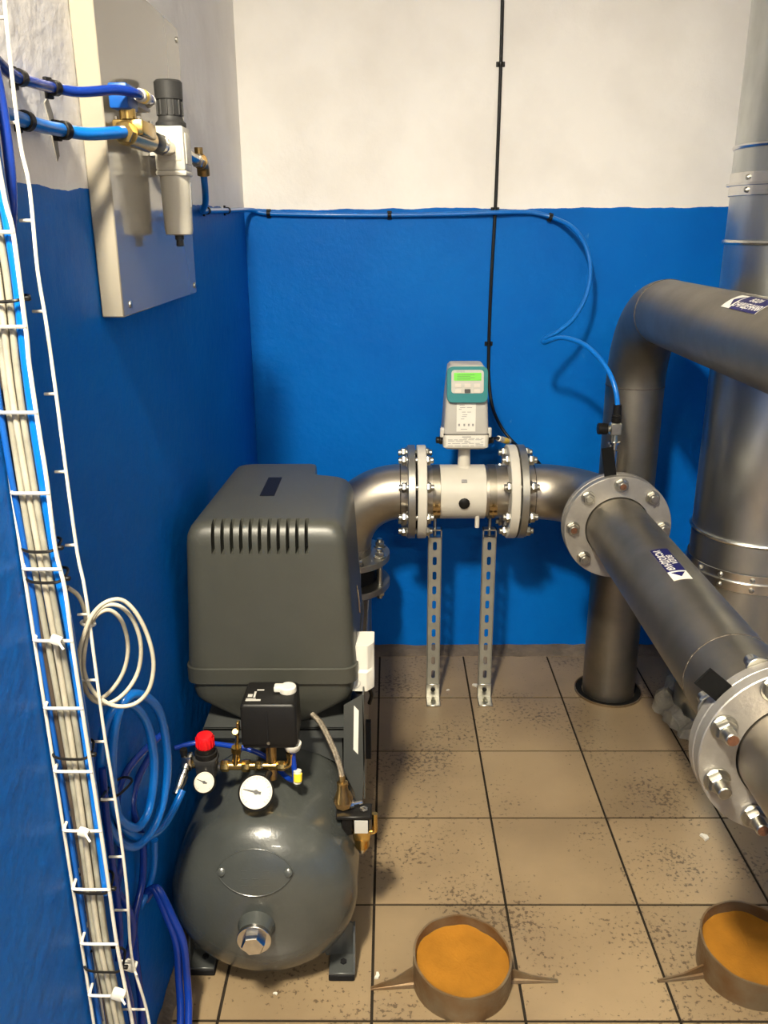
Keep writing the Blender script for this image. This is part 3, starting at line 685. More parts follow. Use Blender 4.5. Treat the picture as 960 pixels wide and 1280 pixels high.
# hood
def hsec(z, ex=0., ey=0., r=.03):
    poly = [(-.412-ex, 1.598-ey), (-.093+ex, 1.598-ey), (-.090+ex, 1.94), (-.180, 1.955), (-.186, 2.085+ey), (-.392-ex, 2.085+ey)]
    return [V((x, y, z)) for x, y in rpoly(poly, [r, r, .02, .015, .02, .03], 5)]
mb = MB()
mb.loft([hsec(.588, .020, .010, .035), hsec(.70, .013, .006, .033), hsec(.86, .004, .002, .03), hsec(.876, .002, .000, .03), hsec(.890, -.004, -.006, .03), hsec(.899, -.013, -.014, .03), hsec(.9035, -.026, -.026, .03), hsec(.905, -.040, -.040, .03)])
hood = mb.build('hood', 'grey_plastic', ac, sharp=50)
cut = MB(); HS = []
for k in range(11):
    x = -.357+.0188*k; cut.b2((x-.0036, 1.55, .842), (x+.0036, 1.635, .95))
cm = cut.mesh('cutter', 'slot_shade'); co = bpy.data.objects.new('cutter', cm); COL.objects.link(co)
bmod = hood.modifiers.new('slots', 'BOOLEAN'); bmod.operation = 'DIFFERENCE'; bmod.solver = 'EXACT'; bmod.object = co
co.location = (0, 0, 0)
bpy.context.view_layer.update(); dg = bpy.context.evaluated_depsgraph_get(); nm = bpy.data.meshes.new_from_object(hood.evaluated_get(dg)); hood.modifiers.clear(); hood.data = nm
bpy.data.objects.remove(co)
for p in nm.polygons: p.use_smooth = True
nm.set_sharp_from_angle(angle=math.radians(45))
# near-black sheet added behind the slots to stand in for their shade
MB().b2((-.372, 1.6352, .835), (-.155, 1.637, .888)).build('slot_shade_sheet', 'slot_shade', hood)
MB().prism([(-.288, 1.785), (-.256, 1.785), (-.256, 1.93), (-.288, 1.93)], lambda a, b, d_: V((a, b, d_)), .9052, .9062).build('dark_badge', 'navy_plate', hood)
mb = MB()
mb.loft([hsec(.4445, -.085, -.012, .03), hsec(.450, -.078, -.010, .03), hsec(.500, .000, .000, .03), hsec(.512, .010, .003, .032), hsec(.530, .014, .005, .034), hsec(.550, .017, .007, .035), hsec(.5515, .0235, .013, .036), hsec(.586, .0235, .013, .036), hsec(.5875, .022, .011, .036)])
mb.build('hood_base', 'grey_plastic', ac, sharp=40)
# pressure switch
mb = MB(); mb.loft([[V((x, y, z)) for x, y in rpoly([(-.289, 1.424), (-.186, 1.424), (-.184, 1.515), (-.291, 1.515)], .006, 3)] for z in (.504, .512)]+
                   [[V((x, y, z)) for x, y in rpoly([(-.291+e_, 1.421+e_), (-.182-e_, 1.421+e_), (-.184-e_, 1.515-e_), (-.289+e_, 1.515-e_)], .006, 3)] for z, e_ in ((.513, 0), (.594, .001), (.599, .004), (.600, .006))])
ps = mb.build('pressure_switch', 'black_plastic', ac, sharp=35)
MB().b2((-.240, 1.4195, .510), (-.237, 1.4215, .590), .0004, 1).build('lid_rib', 'black_rubber', ps)
mb = MB(); mb.lathe((-.238, 1.4205, .517), (0, -1, 0), [(.0035, 0), (.003, .002)], 10); mb.build('lid_screw', 'zinc', ps)
MB().b2((-.288, 1.4205, .5955), (-.186, 1.4225, .5985), .0008, 1).build('lid_edge', 'zinc', ps) if False else None
mb = MB(); mb.lathe((-.203, 1.475, .600), (0, 0, 1), [(.017, 0), (.0175, .002), (.0165, .010), (.014, .012)], 20); mb.box((-.219, 1.475, .607), (.022, .020, .011), None, .003); mb.build('white_knob', 'white_plastic', ps)
mb = MB()
for (x0, x1, y0, y1) in ((-.281, -.252, 1.437, 1.443), (-.279, -.270, 1.452, 1.462), (-.268, -.264, 1.450, 1.472), (-.264, -.250, 1.476, 1.480), (-.281, -.262, 1.4445, 1.4465)): mb.b2((x0, y0, .6001), (x1, y1, .6005))
mb.build('lid_print', 'light_grey_plastic', ps)
mb = MB(); mb.lathe((-.194, 1.44, .504), (0, 0, -1), [(.0175, 0), (.0175, .004), (.014, .014), (.008, .018)], 20); mb.build('white_gland', 'white_plastic', ps)
# stem and brass manifold
MY, MZ = 1.44, .452
mb = MB(); mb.cyl((-.238, MY+.01, .506), (-.238, MY, MZ-.03), .011, .010, n=16); mb.build('stem', 'brass_dark', ac)
mb = MB(); mb.cyl((-.336, MY, MZ), (-.212, MY, MZ), .0085, n=18)
for x0, x1, r in ((-.338, -.322, .012), (-.296, -.280, .0125), (-.270, -.258, .010), (-.228, -.210, .0105)): mb.lathe((x0, MY, MZ), (1, 0, 0), [(r*.9, 0), (r, .002), (r, x1-x0-.002), (r*.9, x1-x0)], 8)
mb.cyl((-.309, MY, MZ), (-.305, MY+.004, .49), .008, n=14); mb.lathe((-.3055, MY+.003, .482), (0, 0, 1), [(.011, 0), (.011, .012)], 6)
mb.tube(spl([(-.212, MY, MZ), (-.202, MY, MZ+.004), (-.198, MY, MZ+.014), (-.198, MY+.002, MZ+.026)], 4), .0085, 12); mb.lathe((-.198, MY+.002, MZ+.020), (0, 0, 1), [(.0105, 0), (.0105, .01)], 6)
man = mb.build('brass_manifold', 'brass', ac)
mb = MB(); mb.tube(spl([(-.305, MY+.004, .492), (-.303, MY+.004, .515), (-.299, MY+.002, .545)], 4), .0035, 8); mb.cyl((-.304, MY+.0, .527), (-.304, MY-.006, .534), .006, n=10); mb.b2((-.302, MY-.004, .535), (-.296, MY+.006, .552), .001, 1); mb.build('relief_valve', 'brass', ac)
for x in (-.262, -.343): MB().lathe((x, MY, MZ), (1, 0, 0), [(.0088, 0), (.0092, .008)], 8).build('nickel_nut', 'nickel', man)
# gauges
def gauge(c, nrm, r, dep, name, needle, parent):
    nrm = V(nrm).normalized(); c = V(c); a, u, w = frame(nrm)
    # make w the "up" direction on the dial
    u = V((1, 0, 0)); u = (u-nrm*u.dot(nrm)).normalized(); w = nrm.cross(u)
    g = MB().lathe(c, nrm, [(r*.9, -dep), (r, -dep+.003), (r*1.06, -.004), (r*1.06, .001), (r*.97, .0025), (r*.95, .0003)], 40).build(name, 'black_plastic', parent)
    MB().lathe(c, nrm, [(r*.95, .0002), (r*.95, .0009)], 40).build('dial', 'dial_white', g)
    mb = MB(); dv = u*math.cos(needle)+w*math.sin(needle); pv = nrm.cross(dv)
    z = nrm*.0014
    mb.add([c+z+dv*r*.78+pv*r*.025, c+z+pv*r*.07, c+z-dv*r*.3+pv*r*.09, c+z-dv*r*.3-pv*r*.09, c+z-pv*r*.07, c+z+dv*r*.78-pv*r*.025], [(0, 1, 2, 3, 4, 5)]); mb.lathe(c+nrm*.0009, nrm, [(r*.14, 0), (r*.14, .0014)], 12); mb.build('needle', 'ink', g)
    mb = MB()
    for k in range(21):
        t = math.radians(225-270*k/20); q = u*math.cos(t)+w*math.sin(t); s_ = nrm.cross(q)
        r0, r1 = (.70, .84) if k % 5 == 0 else (.78, .84); hw = r*.025
        mb.add([c+nrm*.00115+q*r*r0-s_*hw, c+nrm*.00115+q*r*r0+s_*hw, c+nrm*.00115+q*r*r1+s_*hw, c+nrm*.00115+q*r*r1-s_*hw], [(0, 1, 2, 3)])
    for k in range(30):
        t = math.radians(225-270*k/30); t2 = math.radians(225-270*(k+1)/30); q = u*math.cos(t)+w*math.sin(t); q2 = u*math.cos(t2)+w*math.sin(t2)
        mb.add([c+nrm*.00115+q*r*.86, c+nrm*.00115+q2*r*.86, c+nrm*.00115+q2*r*.885, c+nrm*.00115+q*r*.885], [(0, 1, 2, 3)])
    mb.build('scale', 'ink_grey', g)
    return g
GN = (.06, -.72, .69)
gauge((-.259, 1.372, .440), GN, .0325, .022, 'tank_gauge', math.radians(168), ac)
MB().cyl((-.2595, 1.382, .432), (-.240, MY, MZ-.012), .007, n=12).build('gauge_stem', 'black_plastic', ac)
RX = -.366
mb = MB(); mb.loft([[V((x, y, z)) for x, y in rpoly([(RX-a, MY-a), (RX+a, MY-a), (RX+a, MY+a), (RX-a, MY+a)], a*.5, 3)] for z, a in ((.432, .012), (.436, .019), (.462, .021), (.466, .023), (.476, .023))])
rg = mb.build('regulator', 'knob_grey', ac)
MB().lathe((RX, MY, .476), (0, 0, 1), [(.022, 0), (.022, .010), (.019, .011), (.019, .020)], 28).build('lock_ring', 'black_plastic', rg)
mb = MB(); mb.lathe((RX, MY, .4965), (0, 0, 1), [(.0165, 0), (.0170, .001), (.0170, .022), (.0150, .0265), (.0110, .0275)], 28)
rk = mb.build('red_knob', 'red_plastic', rg)
kr = MB().b2((-.0012, -.0012, 0), (.0012, .0012, .018)).mesh('grip_rib', 'red_plastic')
for k in range(16): inst('grip_rib', kr, (RX+.0172*math.cos(k*PI/8), MY+.0172*math.sin(k*PI/8), .4995), None, rk)
gauge((-.362, 1.392, .448), (-.05, -.74, .67), .0205, .016, 'outlet_gauge', math.radians(158), rg)
MB().cyl((-.362, 1.400, .446), (RX, MY-.015, .45), .006, n=10).build('gauge_stem', 'nickel', rg)
MB().lathe((RX-.034, MY, .455), (1, 0, 0), [(.007, 0), (.008, .004), (.007, .016)], 8).build('brass_nipple', 'brass', rg)
mb = MB(); mb.lathe((-.405, MY, .457), (-.20, -.75, -.55), [(.0115, -.008), (.0115, .012), (.008, .013), (.008, .022), (.0105, .024), (.0105, .040), (.0085, .046), (.0095, .050), (.0095, .062)], 14)
mb.box((-.404, MY+.002, .462), (.020, .024, .030), None, .004); mb.build('hose_coupling', 'nickel', rg)
mb = MB(); mb.lathe((-.410, MY, .470), (0, 0, 1), [(.006, 0), (.006, .010), (.0075, .011), (.0075, .02)], 10); mb.build('vent_plug', 'black_plastic', rg)
# thin blue control tube behind regulator, yellow tagged lead
MB().tube(spl([(-.446, 1.50, .452), (-.40, 1.52, .452), (-.34, 1.51, .452), (-.29, 1.50, .448), (-.25, 1.49, .432), (-.212, 1.455, .415), (-.192, 1.43, .428), (-.193, 1.436, .462), (-.194, 1.44, .487)], 6), .0055, 10).build('control_tube', 'hose_deep', ac)
tg = MB().cyl((-.1855, 1.424, .424), (-.1850, 1.428, .4495), .0082, n=10).build('marker_sleeve', 'white_plastic', ac)
MB().cyl((-.1843, 1.422, .430), (-.1840, 1.4245, .445), .0086, n=10).build('yellow_band', 'yellow_tag', tg)
# braided hose and check valve
CV = V((-.098, 1.452, .352))
MB().tube(spl([(-.165, 1.555, .497), (-.145, 1.53, .490), (-.123, 1.50, .463), (-.106, 1.475, .432), (-.099, 1.458, .405)], 6), .0062, 12).build('braided_hose', 'braid', ac)
mb = MB(); mb.lathe(CV+V((0, 0, .006)), (-.02, .10, 1), [(.0165, 0), (.0155, .010), (.011, .030), (.0105, .036), (.0115, .037), (.0115, .043), (.006, .045), (.006, .056)], 16)
mb.lathe(CV+V((0, .004, .006)), (0, -1, .2), [(.0195, -.014), (.0195, .006), (.0175, .012), (.010, .0125)], 8)
cv = mb.build('check_valve', 'brass_dark', ac)
mb = MB(); mb.lathe((-.088, 1.45, .352), (1, .1, .15), [(.006, 0), (.008, .005), (.008, .012), (.004, .013), (.004, .03)], 8); mb.build('side_fitting', 'nickel', cv)
mb = MB(); mb.b2((-.112, 1.425, .333), (-.040, 1.470, .341), .002, 1); mb.b2((-.101, 1.429, .292), (-.078, 1.466, .334), .003, 1); ds = mb.build('drain_valve_coil', 'black_plastic', ac)
MB().b2((-.0745, 1.424, .3025), (-.0475, 1.4255, .3325)).build('rating_label', 'light_grey_plastic', ds)
MB().b2((-.076, 1.4256, .302), (-.045, 1.462, .333), .002, 1).build('coil_block', 'black_plastic', ds)
MB().lathe((-.056, 1.445, .341), (0, 0, 1), [(.009, 0), (.009, .005), (.005, .005), (.005, .003)], 6).build('coil_nut', 'nickel', ds)
mb = MB(); mb.b2((-.078, 1.428, .278), (-.043, 1.460, .302), .004); mb.lathe((-.0605, 1.443, .279), (0, -.12, -1), [(.0155, 0), (.0155, .020), (.013, .024)], 12)
mb.tube(spl([(-.043, 1.444, .29), (-.034, 1.444, .294), (-.034, 1.444, .31), (-.034, 1.444, .335)], 4), .006, 10); mb.cyl((-.084, 1.444, .292), (-.076, 1.444, .292), .006, n=10)
dv = mb.build('drain_valve_body', 'brass', ac)
MB().lathe((-.0605, 1.438, .257), (0, -.3, -1), [(.010, 0), (.010, .004), (.006, .011), (.001, .013)], 16).build('outlet_cap', 'nickel', dv)
# white junction box on the right flank
mb = MB(); mb.loft([[V((x, y, z)) for x, y in rpoly([(-.091, 1.615), (-.052, 1.612), (-.036, 1.632), (-.036, 1.69), (-.091, 1.69)], .003, 2)] for z in (.518, .562)]+
                   [[V((x, y, z)) for x, y in rpoly([(-.091, 1.622), (-.050, 1.619), (-.036, 1.638), (-.036, 1.69), (-.091, 1.69)], .003, 2)] for z in (.566, .622)])
jb = mb.build('junction_box', 'white_plastic', ac)
for z in (.577, .592, .607): MB().lathe((-.081, 1.6215, z), (0, -1, 0), [(.006, 0), (.006, .0012), (.004, .002)], 14).build('knockout', 'light_grey_plastic', jb)
MB().lathe((-.076, 1.6142, .537), (0, -1, 0), [(.012, 0), (.012, .0012), (.009, .002), (.009, .0008)], 20).build('knockout', 'light_grey_plastic', jb)
mb = MB(); mb.lathe((-.070, 1.64, .512), (0, 0, -1), [(.010, 0), (.009, .012)], 12); mb.lathe((-.046, 1.645, .512), (0, 0, -1), [(.006, 0), (.005, .012)], 10)
mb.tube(spl([(-.046, 1.645, .502), (-.043, 1.65, .485), (-.048, 1.66, .46)], 4), .0045, 8); mb.build('box_gland', 'black_plastic', jb)
mb = MB(); mb.prism([(1.66, .315), (1.70, .315), (1.69, .40), (1.675, .40)], lambda a, b, d_: V((d_, a, b)), -.061, -.046); mb.build('rubber_stop', 'black_rubber', ac)
# silver pinstripe lines on hood flank
MB().tube(spl([(-.0725, 1.74, .70), (-.071, 1.76, .66), (-.0700, 1.77, .63)], 4), .0014, 5).build('flank_trim', 'nickel', hood)
MB().tube(spl([(-.0742, 1.72, .72), (-.0725, 1.74, .68), (-.071, 1.75, .64)], 4), .0012, 5).build('flank_trim', 'nickel', hood)

# ------------------------------------------------------------------ wall panel with regulator and solenoid valve
PX = -.416
pa = thing('mounting_panel', 'beige glossy sheet metal panel screwed to the left wall', 'panel', (XL, 1.62, 1.333))
mb = MB(); mb.b2((XL+.001, 1.357, 1.333), (PX, 1.885, 1.838), .002, 1); pf = mb.build('panel_face', 'panel_paint', pa)
mb = MB()
for (y, z) in ((1.395, 1.350), (1.868, 1.350), (1.868, 1.815), (1.395, 1.815)): mb = MB().lathe((PX, y, z), (1, 0, 0), [(.006, 0), (.0055, .0018), (.003, .0028)], 12); mb.build('screw', 'zinc', pa)
fr = thing('filter_regulator', 'white air filter regulator with dark knob and bowl on the beige panel', 'regulator', (-.378, 1.60, 1.43))
QX, QY = -.379, 1.610
mb = MB(); mb.b2((QX-.026, QY-.028, 1.560), (QX+.026, QY+.028, 1.632), .004); mb.b2((QX-.022, QY-.030, 1.575), (QX+.022, QY+.030, 1.617), .004); mb.b2((QX+.020, QY-.020, 1.570), (QX+.0285, QY+.020, 1.622), .003); mb.b2((QX-.027, QY-.027, 1.552), (QX+.027, QY+.027, 1.561), .003)
fb = mb.build('body', 'bowl_plastic', fr)
MB().b2((PX+.0008, QY-.02, 1.585), (QX-.026, QY+.02, 1.61)).build('wall_bracket', 'light_grey_plastic', fr)
mb = MB(); mb.lathe((QX, QY, 1.632), (0, 0, 1), [(.026, 0), (.026, .006), (.022, .010), (.0205, .016), (.0215, .017), (.0215, .042), (.0235, .043), (.0240, .070), (.021, .073)], 32); kb = mb.build('adjusting_knob', 'knob_grey', fr)
rb_ = MB().b2((-.0016, -.0012, 0), (.0016, .0012, .024), .0005, 1).mesh('grip_rib', 'knob_grey')
for k in range(12): 
    t = k*PI/6; inst('grip_rib', rb_, (QX+.0218*math.cos(t), QY+.0218*math.sin(t), 1.650), None, kb)
mb = MB(); mb.lathe((QX, QY, 1.552), (0, 0, -1), [(.0265, 0), (.0260, .03), (.0250, .090), (.0235, .097), (.010, .099)], 36); mb.build('bowl', 'bowl_plastic', fr)
MB().b2((QX+.0245, QY-.0045, 1.500), (QX+.0275, QY+.0005, 1.545), .0006, 1).build('level_slot', 'ink_grey', fr)
mb = MB(); mb.lathe((QX, QY, 1.454), (0, 0, -1), [(.008, 0), (.008, .008), (.006, .009), (.007, .018), (.0055, .020)], 10); mb.build('drain_cock', 'knob_grey', fr)
vs, fs = text2d('SMC', .009)
MB().add([V((QX+.0287, QY+.006-b*.0, 1.596))+V((0, a*.9, b)) for a, b in vs], fs).build('lettering', 'ink_grey', fb) if False else None
mb = MB(); mb.cyl((QX+.005, QY+.03, 1.598), (-.366, 1.765, 1.588), .009, n=16); mb.lathe((-.367, 1.745, 1.588), (0, 1, 0), [(.013, 0), (.013, .014)], 6); mb.build('outlet_nipple', 'nickel', fr)
mb = MB(); mb.tube(spl([(-.366, 1.76, 1.588), (-.366, 1.785, 1.587), (-.367, 1.80, 1.580), (-.368, 1.806, 1.565)], 5), .0125, 16); mb.lathe((-.366, 1.768, 1.588), (0, 1, 0), [(.0145, 0), (.0145, .008)], 20); mb.cyl((-.366, 1.765, 1.60), (-.366, 1.765, 1.612), .008, n=10); mb.build('outlet_elbow', 'brass_dark', fr)
mb = MB(); mb.cyl((-.386, 1.475, 1.600), (QX, QY-.028, 1.596), .0125, n=18); mb.lathe((-.384, 1.545, 1.598), (.02, 1, 0), [(.0165, 0), (.0165, .014), (.012, .016)], 12); mb.build('inlet_nipple', 'nickel', fr)
MB().lathe((-.3855, 1.478, 1.600), (.02, 1, -.02), [(.0135, 0), (.0155, .006), (.0155, .05), (.014, .055)], 16).build('inlet_union', 'black_plastic', fr)
sv = thing('solenoid_valve', 'brass solenoid valve with blue coil beside the white regulator', 'valve', (-.386, 1.40, 1.58))
mb = MB(); mb.b2((-.408, 1.362, 1.595), (-.362, 1.440, 1.618), .004); mb.cyl((-.386, 1.355, 1.598), (-.386, 1.474, 1.598), .0175, n=20); mb.lathe((-.386, 1.340, 1.598), (0, 1, 0), [(.015, 0), (.015, .018)], 6); mb.cyl((-.386, 1.372, 1.618), (-.386, 1.372, 1.632), .012, n=18); vb = mb.build('valve_body', 'brass', sv)
for dx in (-.017, .017):
    for y in (1.369, 1.433): MB().lathe((-.386+dx, y, 1.618), (0, 0, 1), [(.0035, 0), (.0035, .004)], 8).build('cover_screw', 'nickel', vb)
mb = MB(); mb.b2((-.404, 1.345, 1.630), (-.376, 1.398, 1.664), .003); mb.build('coil', 'blue_coil', sv)
mb = MB(); mb.lathe((-.390, 1.372, 1.664), (0, 0, 1), [(.008, 0), (.008, .004)], 12); mb.build('coil_cap', 'knob_grey', sv)
mb = MB(); mb.b2((-.402, 1.398, 1.638), (-.376, 1.470, 1.664), .003); mb.cyl((-.376, 1.452, 1.652), (-.366, 1.436, 1.652), .0095, .008, n=14); mb.build('plug_connector', 'light_grey_plastic', sv)

# ------------------------------------------------------------------ hoses and leads on the walls
def curve_thing(name, pts, r, m, label, cat, k=8, n=12, group=None):
    o = MB().tube(spl(pts, k), r, n).build(name, m, bottom=False, sharp=60); return tag(o, label, cat, group)
curve_thing('air_hose', [(-.3675, 1.804, 1.574), (-.368, 1.808, 1.556), (-.374, 1.84, 1.534), (-.392, 1.92, 1.514), (-.428, 2.06, 1.503), (-.4415, 2.20, 1.506), (-.4425, 2.5, 1.512), (-.441, 2.70, 1.517), (-.42, 2.778, 1.517), (-.375, 2.788, 1.508), (-.2, 2.788, 1.503), (0, 2.788, 1.501), (.18, 2.785, 1.503), (.33, 2.779, 1.507), (.40, 2.783, 1.508), (.45, 2.786, 1.505), (.505, 2.775, 1.490), at(715, 284, 2.73), at(731, 305, 2.69), at(738, 335, 2.66), at(733, 368, 2.63), at(717, 398, 2.60), at(697, 415, 2.57), at(682, 423, 2.53), at(681, 428, 2.48), at(700, 422, 2.43), at(725, 428, 2.38), at(745, 443, 2.33), at(760, 463, 2.29), at(769, 485, 2.26), at(772, 506, 2.25)], .0068, 'hose_blue', 'bright blue air hose along the back wall curling down to the pipe fitting', 'hose', 6)
ft_ = thing('air_inlet_fitting', 'nickel check valve fitting standing on the elbow where the blue hose ends', 'fitting', (.606, 2.25, .784))
fp = V((.606, 2.25, .781)); ftop = at(772, 506, 2.25); ax = (ftop-fp).normalized(); LL = (ftop-fp).length
def fz(t): return fp+ax*t
mb = MB(); mb.lathe(fz(0), ax, [(.013, 0), (.013, .022), (.009, .024), (.009, .038), (.0125, .040), (.0125, .050)], 8); mb.build('weld_nipple', 'steel', ft_)
mb = MB(); mb.lathe(fz(.050), ax, [(.011, 0), (.0145, .002), (.0145, .012), (.0135, .013), (.0135, .050), (.0145, .051), (.0145, .056), (.010, .058), (.0105, .072), (.0165, .074), (.0165, .080), (.009, .081)], 20); mb.build('check_valve', 'nickel', ft_)
mb = MB(); mb.lathe(fz(.130), ax, [(.0085, 0), (.0085, .020)], 12); mb.box(fz(.166), (.030, .024, .034), None, .003, 1); mb.cyl(fz(.166), fz(.166)+V((-.024, 0, 0)), .009, n=12); mb.build('tee_block', 'zinc_yellow', ft_)
MB().lathe(fz(.166)+V((-.022, 0, 0)), (-1, 0, 0), [(.0145, 0), (.0155, .002), (.0155, .024), (.013, .026)], 14).build('black_knob', 'black_plastic', ft_)
mb = MB(); mb.lathe(fz(.183), ax, [(.012, 0), (.0135, .003), (.0135, .014), (.010, .015), (.0135, .0165), (.0135, .020), (.0115, .022), (.011, LL-.183)], 16); mb.build('push_in_collar', 'black_plastic', ft_)
# black power cable down the wall
curve_thing('power_cable', [at(628, -25, 2.793), at(628, 0, 2.793), at(626, 80, 2.793), at(622, 190, 2.793), at(619, 262, 2.793), at(614, 350, 2.793), at(611, 430, 2.793), at(611, 475, 2.785), at(616, 510, 2.76), at(628, 536, 2.70), at(645, 556, 2.67), at(662, 568, 2.68), at(676, 582, 2.69), at(684, 600, 2.72)], .0052, 'cable_black', 'black cable running down the back wall to the flow meter', 'cable')
curve_thing('meter_lead', [(TXc+.082, YM-.02, .866), at(622, 547.5, 2.49), at(640, 553, 2.60), at(658, 566, 2.65), at(674, 583, 2.67), at(683, 603, 2.70)], .0045, 'cable_black', 'short black lead leaving the flow meter gland', 'cable')
mk = MB().cyl(at(623, 548, 2.497), at(636, 552, 2.578), .0088, n=12, ch=.001).build('cable_marker', 'white_plastic', bottom=False); tag(mk, 'yellow and white marker sleeve on the flow meter lead', 'cable marker')
MB().cyl(at(628, 549.54, 2.528), at(633.5, 551.23, 2.5625), .0093, n=12).build('yellow_band', 'yellow_tag', mk)

def clip(p, axis, wall_n, label, r=.008):
    """saddle clip: ring round the line, foot on the wall"""
    p, axis, wn = V(p), V(axis).normalized(), V(wall_n)
    t = thing('cable_clip', label, 'cable clip', p)
    MB().ring(p-axis*.006, axis, r*.9, r*1.35, .012, 18, .001).build('loop', 'black_plastic', t)
    s = axis.cross(wn).normalized(); rot = Matrix((axis, s, wn)).transposed()
    MB().box(p-wn*(r*1.1), (.014, .026, .005), rot, .001, 1).build('base', 'black_plastic', t)
X_, Y_, Z_ = V((1, 0, 0)), V((0, 1, 0)), V((0, 0, 1))
clip(at(626, 80, 2.793), Z_, -Y_, 'black clip on the black cable high on the white wall', .0055)
clip(at(619, 262, 2.793), Z_, -Y_, 'black clip where the black cable crosses the paint line', .0055)
clip(at(611, 430, 2.793), Z_, -Y_, 'black clip on the black cable on blue wall above the display', .0055)
clip((-.375, 2.788, 1.508), X_, -Y_, 'black clip on the blue hose near the room corner', .0068)
clip((0, 2.788, 1.501), X_, -Y_, 'black clip midway along the blue hose on the back wall', .0068)
clip((.497, 2.778, 1.492), V((1, 0, -.3)), -Y_, 'black clip where the blue hose leaves the back wall', .0068)
clip((-.4425, 2.46, 1.511), Y_, X_, 'black clip on the blue hose on the left wall before the corner', .0068)
clip((-.4395, 2.17, 1.5055), Y_, X_, 'black clip below the brass elbow right of the beige panel', .0068)
# the two blue lines reaching the panel from the left
curve_thing('control_lead', [atx(-40, 30, -.44), atx(-8, 72, -.441), atx(18, 95, -.441), atx(40, 103, -.438), atx(68, 110, -.435), atx(100, 115, -.415), (-.384, 1.315, 1.6495), (-.367, 1.345, 1.650), (-.3655, 1.39, 1.651), (-.365, 1.425, 1.652), (-.368, 1.438, 1.652)], .0068, 'hose_deep', 'deep blue lead running to the coil plug of the solenoid valve', 'cable')
mk = MB().cyl((-.3660, 1.372, 1.6506), (-.3655, 1.404, 1.6512), .0094, n=12).build('lead_marker', 'white_plastic', bottom=False); tag(mk, 'white and yellow marker sleeve on the solenoid lead', 'cable marker')
MB().cyl((-.36585, 1.382, 1.6508), (-.36567, 1.393, 1.6510), .0098, n=12).build('yellow_band', 'yellow_tag', mk)
curve_thing('supply_hose', [atx(-45, 125, -.441), atx(-10, 137, -.441), atx(20, 147, -.440), atx(50, 157, -.437), atx(80, 163, -.432), atx(112, 167.5, -.412), (-.3862, 1.342, 1.598)], .0085, 'hose_blue', 'bright blue hose running to the brass solenoid valve', 'hose')
def dirof(a, b): return (V(b)-V(a)).normalized()
for (px, py, X, nxt, r, lab) in ((25, 97, -.4405, (40, 103, -.438), .0072, 'black clip on deep blue lead beside the wire tray'), (68, 110, -.435, (80, 112, -.43), .0072, 'black clip on deep blue lead nearer the panel'),
                              (32, 151, -.4395, (50, 157, -.437), .0088, 'black clip on bright blue hose beside the wire tray'), (80, 163, -.432, (95, 165, -.425), .0088, 'black clip on bright blue hose nearer the panel')):
    clip(atx(px, py, X), dirof(atx(px, py, X), atx(*nxt)), X_, lab, r)
mb = MB(); mb.prism([(a, b) for a, b in ((1.222, 1.622), (1.235, 1.630), (1.247, 1.612), (1.252, 1.592), (1.254, 1.560), (1.244, 1.552), (1.236, 1.578), (1.232, 1.600))], lambda a, b, d_: V((d_, a, b)), XL-.002, XL+.0012)
tag(mb.build('plaster_scar', 'plaster_patch', bottom=False), 'bare grey plaster scar between the two blue lines', 'plaster patch')

# ------------------------------------------------------------------ wire cable tray and its cables
A_ = [(-.409, 1.74), (-.406, 1.519), (-.401, 1.466), (-.401, 1.41), (-.4015, 1.353), (-.403, 1.318), (-.402, 1.237), (-.401, 1.186), (-.402, 1.102), (-.397, 1.049), (-.397, .965), (-.395, .83), (-.393, .711), (-.392, .612), (-.391, .485), (-.384, .355), (-.381, .20)]
B_ = [(-.398, 1.74), (-.398, 1.69), (-.400, 1.635), (-.401, 1.554), (-.397, 1.508), (-.400, 1.422), (-.398, 1.365), (-.397, 1.278), (-.397, 1.185), (-.396, 1.076), (-.392, 1.016), (-.391, .828), (-.388, .732), (-.386, .63), (-.387, .539), (-.392, .422), (-.379, .315), (-.376, .20)]
def itp(T, z):
    for (x0, z0), (x1, z1) in zip(T, T[1:]):
        if z1 <= z <= z0: return x0+(x1-x0)*(z0-z)/(z0-z1)
    return T[0][0] if z > T[0][1] else T[-1][0]
tr = thing('wire_cable_tray', 'white wire basket cable tray climbing the left wall', 'cable tray', (-.42, .975, .2))
MB().tube(spl([(x, .950, z) for x, z in A_], 4), .0026, 8).build('side_wire', 'tray_white', tr)
MB().tube(spl([(x, 1.0, z) for x, z in B_], 4), .0022, 8).build('side_wire', 'tray_white', tr)
for y in (.958, .992): MB().tube([(-.4475, y, 1.74), (-.4475, y, 1.0), (-.4445, y, .2)], .0022, 8).build('base_wire', 'tray_white', tr)
rz = [1.662, 1.562, 1.462, 1.363, 1.267, 1.171, 1.075, .979, .883, .788, .694, .596, .5, .404, .308]
for k, z in enumerate(rz):
    xl = -.4455+.0035*max(0, (1.1-z)/.8); xa, xb = itp(A_, z), itp(B_, z)
    MB().tube(spl([(xa+.002, .949, z), (xl+.006, .9495, z), (xl+.001, .953, z+.001), (xl, .965, z+.003), (xl-.001, .985, z+.004)], 4), .0022, 7).build('rung', 'tray_white', tr)
    zb = z+.012; full = k in (0, 14)
    MB().tube([(xb, 1.0, zb), (xb-(.045 if full else .014+.006*(z < .9)), 1.0, zb)], .0019, 7).build('rung_stub', 'tray_white', tr)
def tray_cable(name, dx, y, r, m, label, cat, ztop=1.76, zbot=.15, amp=.0015, ph=0., out=0., group='cables in the wire tray'):
    pts = []
    n = 14
    for i in range(n+1):
        z = ztop+(zbot-ztop)*i/n; x = itp(A_, z)-dx+amp*math.sin(z*9+ph)
        pts.append((max(x, XL+r+.0015), y+amp*math.cos(z*7+ph*2), z))
    return curve_thing(name, pts, r, m, label, cat, 4, 10, group)
